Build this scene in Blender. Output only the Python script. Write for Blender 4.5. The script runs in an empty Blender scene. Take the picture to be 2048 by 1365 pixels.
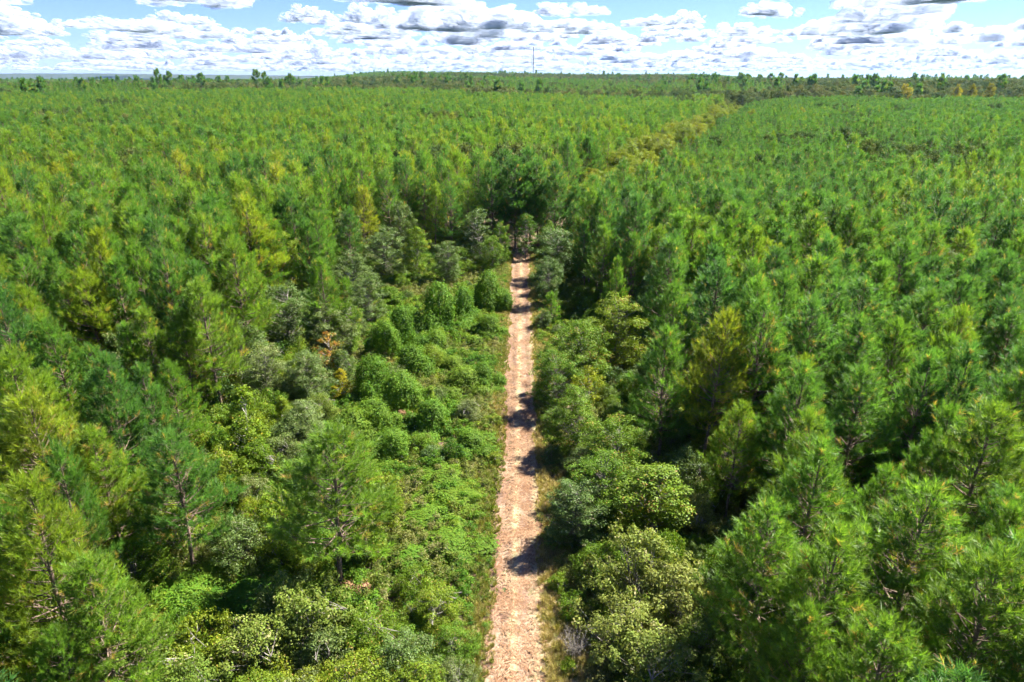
import bpy, math, random
import numpy as np
from mathutils import Vector, Matrix, Euler

R = math.radians
SC = bpy.context.scene
COL = SC.collection
rng = np.random.default_rng(11)

# ------------------------------------------------------------------ camera
CAM_H, PITCH, YAW, FPX = 30.0, 20.9, 1.09, 1365.0
cam_d = bpy.data.cameras.new('camera')
cam = bpy.data.objects.new('camera', cam_d); COL.objects.link(cam)
cam.location = (0.53, 0.0, CAM_H)
cam.rotation_euler = (R(90 - PITCH), 0, R(YAW))
cam_d.sensor_fit = 'HORIZONTAL'; cam_d.sensor_width = 36.0; cam_d.lens = 36.0 * FPX / 2048
cam_d.clip_start = 0.5; cam_d.clip_end = 250000
SC.camera = cam
CROT = Euler(cam.rotation_euler).to_matrix()
CLOC = Vector(cam.location)

def at(px, py, z=0.0):
    """Where the line of sight through pixel (px, py) of the 2048 px photo meets height z."""
    d = CROT @ Vector(((px - 1024) / FPX, (682.5 - py) / FPX, -1))
    t = (z - CLOC.z) / d.z
    return (CLOC + d * t).xy

def project(x, y, z):
    v = CROT.transposed() @ (Vector((x, y, z)) - CLOC)
    if v.z >= -0.1: return None
    return (1024 + FPX * v.x / -v.z, 682.5 - FPX * v.y / -v.z, -v.z)

# ------------------------------------------------------------------ light, sky, exposure
SUN_AZ, SUN_EL = 58.0, 51.0        # azimuth clockwise from the track's direction
sun_d = bpy.data.lights.new('sun', 'SUN'); sun = bpy.data.objects.new('sun', sun_d); COL.objects.link(sun)
sun_d.energy = 5.0; sun_d.angle = R(0.55); sun_d.color = (1.0, 0.95, 0.86)
sdir = Vector((math.sin(R(SUN_AZ)) * math.cos(R(SUN_EL)), math.cos(R(SUN_AZ)) * math.cos(R(SUN_EL)), math.sin(R(SUN_EL))))
sun.rotation_euler = sdir.to_track_quat('Z', 'Y').to_euler()
sun.location = (60, 30, 80)

SC.view_settings.view_transform = 'Standard'
SC.view_settings.look = 'None'
SC.view_settings.gamma = 1.0
SC.view_settings.use_curve_mapping = False
SC.view_settings.exposure = 2.08
SC.render.engine = 'CYCLES'
SC.cycles.max_bounces = 5; SC.cycles.diffuse_bounces = 3; SC.cycles.glossy_bounces = 2
SC.cycles.transmission_bounces = 2; SC.cycles.volume_bounces = 0; SC.cycles.transparent_max_bounces = 28
SC.cycles.use_denoising = True
SC.cycles.use_light_tree = False; SC.cycles.use_adaptive_sampling = True; SC.cycles.adaptive_threshold = 0.03
SC.cycles.caustics_reflective = False; SC.cycles.caustics_refractive = False

class NT:
    """Small helper that writes node trees."""
    def __init__(s, tree): s.t = tree; s.n = tree.nodes; s.l = tree.links; s.n.clear()
    def add(s, typ, **kw):
        n = s.n.new(typ)
        for k, v in kw.items(): setattr(n, k, v)
        return n
    def put(s, sock, v):
        if hasattr(v, 'links'): s.l.new(v, sock)
        elif isinstance(v, bpy.types.Node): s.l.new(v.outputs[0], sock)
        elif isinstance(v, (tuple, list)) and len(v) == 3 and sock.type == 'RGBA': sock.default_value = (*v, 1)
        else: sock.default_value = v
    def m(s, op, a, b=0.0, c=0.0):
        n = s.add('ShaderNodeMath', operation=op)
        for i, v in enumerate((a, b, c)): s.put(n.inputs[i], v)
        return n.outputs[0]
    def sm(s, v, lo, hi, a=0.0, b=1.0):
        n = s.add('ShaderNodeMapRange', interpolation_type='SMOOTHSTEP')
        for i, x in enumerate((v, lo, hi, a, b)): s.put(n.inputs[i], x)
        return n.outputs[0]
    def mix(s, f, a, b, mode='MIX'):
        n = s.add('ShaderNodeMix', data_type='RGBA', blend_type=mode)
        s.put(n.inputs[0], f); s.put(n.inputs[6], a); s.put(n.inputs[7], b)
        return n.outputs[2]
    def xyz(s, x, y, z):
        n = s.add('ShaderNodeCombineXYZ')
        for i, v in enumerate((x, y, z)): s.put(n.inputs[i], v)
        return n.outputs[0]
    def noise(s, vec, scale, detail=4, rough=0.5, dist=0.0):
        n = s.add('ShaderNodeTexNoise')
        s.put(n.inputs['Vector'], vec)
        n.inputs['Scale'].default_value = scale; n.inputs['Detail'].default_value = detail
        n.inputs['Roughness'].default_value = rough; n.inputs['Distortion'].default_value = dist
        return n.outputs['Fac']
    def ramp(s, f, stops):
        n = s.add('ShaderNodeValToRGB'); e = n.color_ramp.elements
        while len(e) < len(stops): e.new(0.5)
        for el, (p, c) in zip(e, stops): el.position = p; el.color = (*c, 1)
        s.put(n.inputs[0], f); return n.outputs[0]

SKY_STRENGTH = 0.058
world = bpy.data.worlds.new('World'); SC.world = world; world.use_nodes = True
w = NT(world.node_tree)
sky = w.add('ShaderNodeTexSky', sky_type='NISHITA', sun_disc=False, sun_elevation=R(SUN_EL), sun_rotation=R(SUN_AZ),
            altitude=100.0, air_density=0.8, dust_density=0.05, ozone_density=3.0)
bg = w.add('ShaderNodeBackground'); w.put(bg.inputs[0], w.mix(1.0, sky.outputs[0], (.50, .57, .96), 'MULTIPLY')); bg.inputs[1].default_value = SKY_STRENGTH
w.put(w.add('ShaderNodeOutputWorld').inputs[0], bg)
world.cycles.sampling_method = 'MANUAL'; world.cycles.sample_map_resolution = 512

# ------------------------------------------------------------------ materials
def new_mat(name):
    m = bpy.data.materials.new(name); m.use_nodes = True
    return m, NT(m.node_tree)

def leaf_mat(name, hues, old=(0.30, 0.20, 0.05), old_at=0.94, trans=0.30, rough=0.45, spec=0.4, var=0.45, tcol=1.5):
    """Foliage: hues run over the plant's own 'itint'; every leaf or tuft varies by its 'tint'."""
    m, t = new_mat(name)
    a = t.add('ShaderNodeAttribute', attribute_type='INSTANCER', attribute_name='itint')
    b = t.add('ShaderNodeAttribute', attribute_type='GEOMETRY', attribute_name='tint')
    n = len(hues)
    base = t.ramp(a.outputs['Fac'], [(i / (n - 1), c) for i, c in enumerate(hues)])
    val = t.m('MULTIPLY_ADD', b.outputs['Fac'], 2 * var, 1 - var)
    hsv = t.add('ShaderNodeHueSaturation')
    t.put(hsv.inputs['Hue'], t.m('MULTIPLY_ADD', t.m('FRACT', t.m('MULTIPLY', b.outputs['Fac'], 17.3)), 0.035, 0.4825))
    t.put(hsv.inputs['Value'], val); t.put(hsv.inputs['Color'], base)
    c = t.mix(t.sm(b.outputs['Fac'], old_at - 0.01, old_at + 0.02), hsv.outputs[0], old)
    p = t.add('ShaderNodeBsdfPrincipled')
    t.put(p.inputs['Base Color'], c); p.inputs['Roughness'].default_value = rough
    p.inputs['Specular IOR Level'].default_value = spec
    tr = t.add('ShaderNodeBsdfTranslucent')
    t.put(tr.inputs[0], t.mix(1.0, c, (tcol, tcol, tcol * 0.55), 'MULTIPLY'))
    mx = t.add('ShaderNodeMixShader'); mx.inputs[0].default_value = trans
    t.put(mx.inputs[1], p); t.put(mx.inputs[2], tr)
    t.put(t.add('ShaderNodeOutputMaterial').inputs[0], mx)
    return m

def bark_mat(name, c1, c2, scale=6.0):
    m, t = new_mat(name)
    tc = t.add('ShaderNodeTexCoord')
    n = t.noise(tc.outputs['Object'], scale, 5, 0.6)
    p = t.add('ShaderNodeBsdfPrincipled'); t.put(p.inputs['Base Color'], t.mix(t.sm(n, .35, .65), c1, c2))
    p.inputs['Roughness'].default_value = 0.9
    bp = t.add('ShaderNodeBump'); bp.inputs['Distance'].default_value = 0.03; t.put(bp.inputs['Height'], n); t.put(p.inputs['Normal'], bp)
    t.put(t.add('ShaderNodeOutputMaterial').inputs[0], p)
    return m

M = {}
M['needle'] = leaf_mat('pine_needles', [(.062, .150, .030), (.096, .195, .022), (.142, .220, .018), (.200, .235, .017)], old=(.36, .24, .06), old_at=.955, trans=.45, tcol=1.9, var=.5, rough=.45, spec=.3)
M['grey'] = leaf_mat('grey_green_leaf', [(.064, .128, .026), (.086, .152, .030), (.116, .172, .038), (.165, .19, .058)], old=(.26, .24, .12), old_at=.965, trans=.32, rough=.5, spec=.28)
M['green'] = leaf_mat('green_leaf', [(.066, .145, .014), (.100, .185, .013), (.140, .212, .014), (.190, .230, .016)], trans=.36, rough=.55, spec=.18)
M['yellow'] = leaf_mat('yellow_green_leaf', [(.115, .195, .014), (.165, .225, .013), (.25, .245, .012), (.40, .31, .012)], old=(.36, .30, .03), old_at=.93, trans=.36, spec=.15, rough=.6)
M['vine'] = leaf_mat('vine_leaf', [(.055, .135, .014), (.080, .175, .014), (.115, .205, .016), (.16, .225, .02)], old=(.22, .24, .03), old_at=.97, trans=.36, var=.5, spec=.15, rough=.6)
M['pale'] = leaf_mat('pale_leaf', [(.11, .175, .022), (.15, .205, .032), (.20, .230, .050), (.26, .26, .085)], old=(.36, .33, .15), old_at=.94, trans=.36, rough=.6, spec=.15)
M['orange'] = leaf_mat('orange_leaf', [(.26, .15, .03), (.34, .17, .03), (.42, .19, .035), (.45, .17, .03)], old=(.17, .19, .03), old_at=.58, trans=.30, spec=.15)
M['dead'] = leaf_mat('dead_foliage', [(.20, .10, .055), (.26, .14, .08), (.32, .19, .11), (.38, .26, .17)], old=(.14, .08, .05), old_at=.85, trans=.10, rough=.7, spec=.1)
M['grass'] = leaf_mat('grass_blade', [(.11, .17, .02), (.19, .21, .03), (.30, .26, .07), (.42, .33, .15)], old=(.42, .33, .16), old_at=.82, trans=.34, rough=.55, spec=.2)
M['olive'] = leaf_mat('far_leaf', [(.055, .100, .026), (.085, .128, .032), (.120, .150, .040), (.165, .170, .05)], old=(.20, .18, .07), old_at=.94, trans=.26, spec=.08, rough=.7)
M['gold'] = leaf_mat('gold_leaf', [(.27, .26, .03), (.34, .31, .03), (.40, .34, .03), (.42, .33, .03)], old=(.25, .25, .03), old_at=.9, trans=.36, spec=.1)
M['bark_pine'] = bark_mat('pine_bark', (.10, .065, .045), (.24, .17, .125))
M['bark_grey'] = bark_mat('grey_bark', (.13, .11, .09), (.30, .27, .23))
M['bark_pale'] = bark_mat('pale_bark', (.32, .28, .23), (.50, .46, .40))

# ------------------------------------------------------------------ terrain
def smooth(a, b, x):
    t = np.clip((np.asarray(x, float) - a) / (b - a), 0, 1); return t * t * (3 - 2 * t)

def terrain(x, y):
    x = np.asarray(x, float); y = np.asarray(y, float)
    a = x / np.maximum(y, 60)
    left = 1 - smooth(-0.10, 0.14, a); right = smooth(0.16, 0.36, a)
    mid = smooth(-0.34, -0.18, a) * (1 - smooth(0.18, 0.36, a))
    z = smooth(280, 900, y) * (1.5 + 5.0 * left) + right * 9 * smooth(700, 1000, y)
    z = z + smooth(900, 1500, y) * (3.0 + 8 * mid) + smooth(1500, 2600, y) * (1 + 18 * mid) - smooth(3200, 6000, y) * (8 + 22 * mid)
    z = z + smooth(1000, 1700, y) * 3.5 * np.sin(x / 230 + y / 400) * np.sin(y / 310 + 2)
    z = z + smooth(150, 900, y) * 1.3 * np.sin(x / 90 + 1) * np.sin(y / 130)
    return z

def grid_axis(dense, step, far, growth):
    v = list(np.arange(0, dense, step)); d = step
    while v[-1] < far: d *= growth; v.append(v[-1] + d)
    return np.array(v)

def mesh_from(name, verts, quads=None, tris=None, mats=(), mat_idx=None, attrs=None, smooth_faces=False):
    me = bpy.data.meshes.new(name)
    verts = np.asarray(verts, np.float32).reshape(-1, 3)
    loops, starts, totals, s = [], [], [], 0
    for f, k in ((quads, 4), (tris, 3)):
        if f is not None and len(f):
            f = np.asarray(f, np.int32).reshape(-1, k)
            loops.append(f.ravel()); starts.append(s + np.arange(len(f), dtype=np.int32) * k); totals.append(np.full(len(f), k, np.int32)); s += f.size
    loops = np.concatenate(loops); starts = np.concatenate(starts); totals = np.concatenate(totals)
    me.vertices.add(len(verts)); me.vertices.foreach_set('co', verts.ravel())
    me.loops.add(len(loops)); me.loops.foreach_set('vertex_index', loops)
    me.polygons.add(len(starts)); me.polygons.foreach_set('loop_start', starts); me.polygons.foreach_set('loop_total', totals)
    for m in mats: me.materials.append(m)
    if mat_idx is not None: me.polygons.foreach_set('material_index', np.asarray(mat_idx, np.int32))
    if smooth_faces: me.polygons.foreach_set('use_smooth', np.ones(len(starts), bool))
    for k, v in (attrs or {}).items():
        a = me.attributes.new(k, 'FLOAT', 'POINT'); a.data.foreach_set('value', np.asarray(v, np.float32))
    me.update(calc_edges=True)
    return me

def add_obj(name, me, parent=None, loc=(0, 0, 0), **props):
    o = bpy.data.objects.new(name, me); COL.objects.link(o); o.location = loc
    if parent is not None: o.parent = parent
    for k, v in props.items(): o[k] = v
    return o

def grid_mesh(name, xs, ys, zf, mat, smooth_faces=True):
    X, Y = np.meshgrid(xs, ys); Z = zf(X, Y)
    nx, ny = len(xs), len(ys)
    i = (np.arange(ny - 1)[:, None] * nx + np.arange(nx - 1)[None, :]).ravel()
    q = np.stack([i, i + 1, i + nx + 1, i + nx], 1)
    return mesh_from(name, np.stack([X, Y, Z], -1).reshape(-1, 3), quads=q, mats=[mat], smooth_faces=smooth_faces)

m, t = new_mat('forest_floor'); M['ground'] = m
tc = t.add('ShaderNodeTexCoord'); ob = tc.outputs['Object']
n1 = t.noise(ob, 0.22, 5, 0.6); n2 = t.noise(ob, 3.0, 6, 0.65); n3 = t.noise(ob, 0.6, 4, 0.6)
c = t.mix(t.sm(n2, .35, .65), (.075, .042, .027), (.17, .105, .062))
c = t.mix(t.sm(n3, .50, .62), c, t.mix(t.sm(n2, .4, .6), (.045, .075, .018), (.11, .13, .03)))
c = t.mix(t.sm(n1, .56, .66), c, t.mix(t.sm(n2, .4, .6), (.17, .14, .06), (.25, .20, .10)))
sg = t.add('ShaderNodeSeparateXYZ'); t.put(sg.inputs[0], ob)
c = t.mix(t.sm(sg.outputs[1], 140.0, 420.0), c, t.mix(t.sm(n1, .4, .6), (.03, .05, .016), (.06, .08, .022)))     # wooded land farther out
p = t.add('ShaderNodeBsdfPrincipled'); t.put(p.inputs['Base Color'], c); p.inputs['Roughness'].default_value = 0.95
bp = t.add('ShaderNodeBump'); bp.inputs['Distance'].default_value = 0.12; t.put(bp.inputs['Height'], n2); t.put(p.inputs['Normal'], bp)
t.put(t.add('ShaderNodeOutputMaterial').inputs[0], p)

def vnoise(x, y, seed=0):
    """Cheap smooth value noise for geometry."""
    x = np.asarray(x, float); y = np.asarray(y, float)
    xi = np.floor(x).astype(np.int64); yi = np.floor(y).astype(np.int64); fx = x - xi; fy = y - yi
    fx = fx * fx * (3 - 2 * fx); fy = fy * fy * (3 - 2 * fy)
    def hsh(a, b):
        n = (a * 374761393 + b * 668265263 + seed * 1442695041) & 0x7fffffff
        n = ((n ^ (n >> 13)) * 1274126177) & 0x7fffffff
        return ((n ^ (n >> 16)) & 0xffff) / 65535.0
    return (hsh(xi, yi) * (1 - fx) + hsh(xi + 1, yi) * fx) * (1 - fy) + (hsh(xi, yi + 1) * (1 - fx) + hsh(xi + 1, yi + 1) * fx) * fy

ax = grid_axis(40, 0.8, 14000, 1.12); xs = np.concatenate([-ax[:0:-1], ax])
ys = np.concatenate([np.arange(-40, 0, 4.0), np.arange(0, 150, 0.8)]); ys = np.concatenate([ys, 150 + grid_axis(1, 0.9, 14000, 1.09)[0:]])
def zground(X, Y):
    near = np.clip(1 - smooth(100, 200, Y), 0, 1) * smooth(1.7, 3.2, np.abs(X))
    return terrain(X, Y) + near * (0.28 * (vnoise(X / 3.1, Y / 3.1, 1) - .5) + 0.16 * (vnoise(X / 1.2, Y / 1.2, 2) - .5)) - 0.03
add_obj('ground', grid_mesh('ground', xs, ys, zground, M['ground']), kind='structure', label='brown leaf-littered forest floor under the trees', category='ground')

# dirt track
m, t = new_mat('track_dirt'); M['track'] = m
tc = t.add('ShaderNodeTexCoord'); ob = tc.outputs['Object']
sx = t.add('ShaderNodeSeparateXYZ'); t.put(sx.inputs[0], ob)
wobx = t.m('ADD', sx.outputs[0], t.m('MULTIPLY', t.m('SUBTRACT', t.noise(ob, 0.5, 3), .5), 0.7))
fine = t.noise(ob, 9.0, 6, 0.7); med = t.noise(ob, 2.2, 5, 0.65); big = t.noise(ob, 0.25, 3)
def band(cx, wd):
    return t.sm(t.m('ABSOLUTE', t.m('SUBTRACT', wobx, cx)), wd, 0.0)
dirt = t.mix(t.sm(med, .35, .66), (.165, .100, .068), (.265, .172, .118))
dirt = t.mix(t.m('MULTIPLY', t.sm(fine, .56, .66), .55), dirt, (.12, .065, .045))
straw = t.mix(t.sm(fine, .38, .62), (.30, .255, .115), (.42, .36, .21))
f = t.m('MAXIMUM', t.m('MULTIPLY', band(-0.02, .42), 1.0), t.m('MULTIPLY', band(1.40, .45), .9))
f = t.m('MAXIMUM', f, t.m('MULTIPLY', band(-1.75, .3), .5))
f = t.m('MULTIPLY', f, t.sm(t.m('ADD', med, t.m('MULTIPLY', t.m('SUBTRACT', big, .5), .8)), .22, .46))
rutb = t.m('MULTIPLY', t.sm(t.m('ABSOLUTE', t.m('SUBTRACT', t.m('ABSOLUTE', wobx), .8)), .34, .08), t.sm(med, .3, .6))
dirt = t.mix(t.m('MULTIPLY', rutb, .8), dirt, (.165, .088, .060))
dirt = t.mix(t.m('MULTIPLY', t.sm(big, .42, .60), .75), dirt, (.30, .225, .155))
c = t.mix(f, dirt, straw)
c = t.mix(t.sm(t.noise(ob, 14.0, 3, .6), .63, .68), c, (.12, .08, .05))
p = t.add('ShaderNodeBsdfPrincipled'); t.put(p.inputs['Base Color'], c); p.inputs['Roughness'].default_value = 0.95; p.inputs['Specular IOR Level'].default_value = .15
bp = t.add('ShaderNodeBump'); bp.inputs['Distance'].default_value = 0.035; t.put(bp.inputs['Height'], t.m('ADD', fine, med)); t.put(p.inputs['Normal'], bp)
t.put(t.add('ShaderNodeOutputMaterial').inputs[0], p)

TRACK_END = 130.0
def half_w(y, side):
    return 1.60 + 0.30 * (vnoise(y / 4.3, 5.0 + side, 7) - .5) * 2 + 0.24 * (vnoise(y / 0.6, 9.0 + side, 8) - .5) * 2
def track_bend(y): return 0.25 * np.sin(np.asarray(y) / 31.0 + 0.4)
def track_mesh():
    ys = np.arange(14, TRACK_END, 0.07); us = np.linspace(-1, 1, 45)
    U, Y = np.meshgrid(us, ys)
    X = np.where(U < 0, U * half_w(Y, 0), U * half_w(Y, 1)) * (1 - .45 * smooth(118, 130, Y)) + track_bend(Y)
    XX = X - track_bend(Y)
    rut = -0.09 * np.exp(-((np.abs(XX) - .82) / .32) ** 2)
    tread = 0.028 * np.sin((Y + 0.55 * np.abs(np.abs(XX) - .82) * 1.6) * 2 * np.pi / 0.42) * np.exp(-((np.abs(XX) - .82) / .5) ** 4)
    Z = 0.05 + rut + tread + .028 * (vnoise(X / .16, Y / .10, 3) - .5) + .05 * (vnoise(X / .5, Y / .5, 4) - .5) - .06 * smooth(.9, 1.0, np.abs(U))
    nx, ny = len(us), len(ys)
    i = (np.arange(ny - 1)[:, None] * nx + np.arange(nx - 1)[None, :]).ravel()
    q = np.stack([i, i + 1, i + nx + 1, i + nx], 1)
    return mesh_from('dirt_track', np.stack([X, Y, Z], -1).reshape(-1, 3), quads=q, mats=[M['track']], smooth_faces=True)
add_obj('dirt_track', track_mesh(), kind='structure', label='pinkish dirt track with straw strips running straight into the forest', category='track')
# dry bare patches on the right verge
m, t = new_mat('dry_verge'); M['verge'] = m
ob = t.add('ShaderNodeTexCoord').outputs['Object']; a_ = t.noise(ob, 7.0, 6, .7); b_ = t.noise(ob, 1.1, 4, .6)
c = t.mix(t.sm(a_, .36, .64), (.20, .15, .075), (.38, .30, .18)); c = t.mix(t.sm(b_, .48, .62), c, t.mix(t.sm(a_, .4, .6), (.12, .15, .03), (.26, .24, .08)))
c = t.mix(t.sm(t.noise(ob, .7, 3, .5), .60, .68), c, (.44, .35, .27))
p = t.add('ShaderNodeBsdfPrincipled'); t.put(p.inputs['Base Color'], c); p.inputs['Roughness'].default_value = .95; p.inputs['Specular IOR Level'].default_value = .1
bp = t.add('ShaderNodeBump'); bp.inputs['Distance'].default_value = .06; t.put(bp.inputs['Height'], a_); t.put(p.inputs['Normal'], bp)
t.put(t.add('ShaderNodeOutputMaterial').inputs[0], p)
PATCHES = []
for px, py, rx, ry, lab in [(1120, 1290, 1.9, 5.2, 'dry grassy sand patch on the right verge at the bottom edge'), (1108, 1000, 1.3, 4.5, 'narrow strip of dry grass on the right verge, near third'), (1130, 835, 2.6, 5.0, 'bare brown patch on the right verge below the pale-stemmed sapling')]:
    cx, cy = at(px, py, 0); PATCHES.append((cx, cy, rx, ry))
    th = np.arange(48) * 2 * np.pi / 48; rr = np.linspace(0, 1, 12); TH, RR = np.meshgrid(th, rr)
    wob_ = 1 + .5 * (vnoise(np.cos(TH) * 2.2 + cx + 40, np.sin(TH) * 2.2 + cy, 71) - .5) + .25 * (vnoise(np.cos(TH) * 6 + cx + 40, np.sin(TH) * 6 + cy, 72) - .5)
    X = cx + np.cos(TH) * RR * rx * wob_; Y = cy + np.sin(TH) * RR * ry * wob_; Z = zground(X, Y) + .03 - .10 * RR ** 8
    i = (np.arange(11)[:, None] * 48 + np.arange(48)[None, :]); j = (np.arange(11)[:, None] * 48 + (np.arange(48)[None, :] + 1) % 48)
    q = np.stack([i, j, j + 48, i + 48], -1).reshape(-1, 4)
    add_obj('bare_ground', mesh_from('bare_ground', np.stack([X, Y, Z], -1).reshape(-1, 3), quads=q, mats=[M['verge']], smooth_faces=True), kind='structure', label=lab, category='ground')

# far blue hills
m, t = new_mat('far_hill_forest'); M['hill'] = m
n = t.noise(t.add('ShaderNodeTexCoord').outputs['Object'], 0.01, 6, 0.7)
p = t.add('ShaderNodeBsdfPrincipled'); t.put(p.inputs['Base Color'], t.mix(t.sm(n, .4, .6), (.018, .032, .018), (.035, .05, .025))); p.inputs['Roughness'].default_value = .95
t.put(t.add('ShaderNodeOutputMaterial').inputs[0], p)
hx = np.linspace(-13500, 13500, 900); hy = np.linspace(8200, 11500, 14)
def zhill(X, Y):
    a = X / 9500
    top = 122 - 66 * smooth(-.45, -.1, a) - 10 * smooth(.2, .8, a) + 9 * np.sin(X / 1500 + 1) + 5 * np.sin(X / 530) + 3.5 * (vnoise(X / 60, Y / 60, 12) - .5) * 2
    return top * np.sin(np.clip((Y - 8200) / 3300, 0, 1) * np.pi) ** .6 - 8
add_obj('far_hills', grid_mesh('far_hills', hx, hy, zhill, M['hill'], False), kind='structure', label='low blue wooded hills along the horizon', category='hills')

# ------------------------------------------------------------------ plant building blocks
def norm(v): return v / np.maximum(np.linalg.norm(v, axis=-1, keepdims=True), 1e-9)

class Tubes:
    def __init__(s): s.v = []; s.q = []; s.n = 0
    def add(s, pts, rad, k=5):
        pts = np.asarray(pts, float); rad = np.asarray(rad, float); m = len(pts)
        d = norm(np.gradient(pts, axis=0))
        ref = np.where(np.abs(d[:, 2:3]) > .9, [[1., 0, 0]], [[0, 0, 1.]])
        a = norm(np.cross(d, ref)); b = np.cross(d, a)
        th = np.arange(k) * 2 * np.pi / k
        ring = pts[:, None] + rad[:, None, None] * (np.cos(th)[None, :, None] * a[:, None] + np.sin(th)[None, :, None] * b[:, None])
        i = np.arange(m - 1)[:, None] * k; j = np.arange(k)[None, :]; j2 = (j + 1) % k
        s.q.append((np.stack([i + j, i + j2, i + k + j2, i + k + j], -1).reshape(-1, 4)) + s.n)
        s.v.append(ring.reshape(-1, 3)); s.n += m * k
    def arrays(s): return np.concatenate(s.v), np.concatenate(s.q)

def needles(r, pos, dirs, size, tint, per, ln, wd):
    """Bottle-brush tufts: `per` thin triangles round each axis. Returns vertices, triangles, tint."""
    n = len(pos); pos = np.repeat(pos, per, 0); d = np.repeat(dirs, per, 0); sz = np.repeat(size, per); tn = np.repeat(tint, per)
    a = r.random(n * per) ** .8
    ref = norm(r.normal(size=(n * per, 3))); side = norm(np.cross(d, ref))
    ang = np.radians(62 - 40 * a + r.normal(0, 9, n * per))
    nd = norm(d * np.cos(ang)[:, None] + side * np.sin(ang)[:, None])
    st = pos + d * (a * sz)[:, None]
    tip = st + nd * (ln * sz / .38 * r.uniform(.75, 1.2, n * per))[:, None]
    wv = norm(np.cross(nd, np.array([.25, .1, 1.]) + r.normal(0, .55, (n * per, 3)))) * (wd * .5)
    v = np.stack([st - wv, st + wv, tip], 1).reshape(-1, 3)
    tri = np.arange(n * per * 3).reshape(-1, 3)
    tv = np.clip(tn + r.normal(0, .03, n * per), 0, 1)
    return v, tri, np.repeat(tv, 3)

def make_pine(seed, H, R0, cb=0.36, per=40, ln=.29, wd=.030, step=.58, thin=1.0, flat=0.0, tsize=.50):
    """Tapered trunk with whorls of upswept limbs; needle tufts on the twigs."""
    r = np.random.default_rng(seed); tb = Tubes()
    zs = np.linspace(0, H, 14); lean = r.normal(0, .012, 2)
    wob = np.stack([np.cumsum(r.normal(0, .035, 14)) + lean[0] * zs, np.cumsum(r.normal(0, .035, 14)) + lean[1] * zs], 1)
    trunk = np.column_stack([wob, zs]); r0 = H * .0105
    tb.add(trunk, r0 * (1 - zs / H) ** .8 + .018, 7)
    def tp(z): return np.array([np.interp(z, zs, trunk[:, 0]), np.interp(z, zs, trunk[:, 1]), z])
    P, D, S, T = [], [], [], []
    z = H * cb; ga = r.uniform(0, 6.28)
    while z < H - .25:
        tt = (z - H * cb) / (H * (1 - cb))
        prof = (1 - tt) ** (.85 - .35 * flat) * (0.62 + .38 * min(1, tt / .22)) 
        k = int(r.integers(4, 7)) if tt < .85 else int(r.integers(3, 5))
        for j in range(k):
            if r.random() > thin: continue
            ga += 2.4; phi = ga + r.normal(0, .25)
            L = max(.35, R0 * prof * r.uniform(.55, 1.22))
            e0 = R(2 + 46 * tt ** .9 + r.normal(0, 6)); curve = R(26 + 12 * r.random())
            n = 6; s = np.linspace(0, 1, n); e = e0 + curve * s ** 1.5
            hd = np.array([math.cos(phi), math.sin(phi), 0]); 
            seg = np.diff(s) * L
            pts = [tp(z + r.normal(0, .08))]
            for q in range(n - 1):
                em = (e[q] + e[q + 1]) / 2
                pts.append(pts[-1] + seg[q] * (hd * math.cos(em) + np.array([0, 0, 1]) * math.sin(em)))
            pts = np.array(pts)
            tb.add(pts, np.linspace(.016 + .012 * L, .008, n), 4)
            side = np.array([-hd[1], hd[0], 0])
            nt = max(2, int(L * 2.7))
            btint = np.clip(r.normal(.5, .20), .05, .93)
            # tip
            P.append(pts[-1]); d = norm(pts[-1] - pts[-2] + np.array([0, 0, .12])); D.append(d); S.append(tsize * 1.12); T.append(btint + .08)
            for q in range(nt):
                sq = .34 + .62 * (q + r.random()) / nt
                b = np.array([np.interp(sq, s, pts[:, i]) for i in range(3)])
                sg = 1 if (q % 2) else -1
                ou = r.uniform(.25, .9)
                td = norm(hd * (1 - ou * .6) + side * sg * ou + np.array([0, 0, r.uniform(.2, .75)]))
                tl = r.uniform(.25, .45) + .34 * L * (1 - sq)
                en = b + td * tl
                tb.add([b, en], [.011, .006], 3)
                old = r.random() < (.10 if sq < .55 else .03)
                P.append(en); D.append(norm(td * .75 + np.array([0, 0, .55]) + r.normal(0, .15, 3))); S.append(tsize * r.uniform(.8, 1.15)); T.append(.97 if old else np.clip(btint + r.normal(0, .10), 0, .93))
                if tl > .5:
                    P.append(b + td * tl * .5); D.append(norm(td * .5 + side * -sg * .2 + np.array([0, 0, .6]) + r.normal(0, .2, 3))); S.append(tsize * r.uniform(.7, 1.0)); T.append(.97 if r.random() < .08 else np.clip(btint + r.normal(0, .10), 0, .93))
        z += step * r.uniform(.75, 1.25) * (1 - .35 * tt)
    # leader
    P.append(tp(H - .1)); D.append(np.array([0, 0, 1.])); S.append(tsize * 1.3); T.append(.7)
    for j in range(4):
        ph = j * 1.57 + r.random(); P.append(tp(H - .35)); D.append(norm(np.array([math.cos(ph), math.sin(ph), 1.4]))); S.append(tsize); T.append(.6)
    # some short dead limbs below the crown
    for j in range(6):
        zz = H * cb * r.uniform(.4, 1); ph = r.uniform(0, 6.28); b = tp(zz); L = r.uniform(.4, 1.3)
        tb.add([b, b + L * np.array([math.cos(ph), math.sin(ph), .1])], [.02, .006], 3)
    nv = needles(r, np.array(P), np.array(D), np.array(S), np.array(T), per, ln, wd)
    return tb.arrays(), nv

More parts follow.
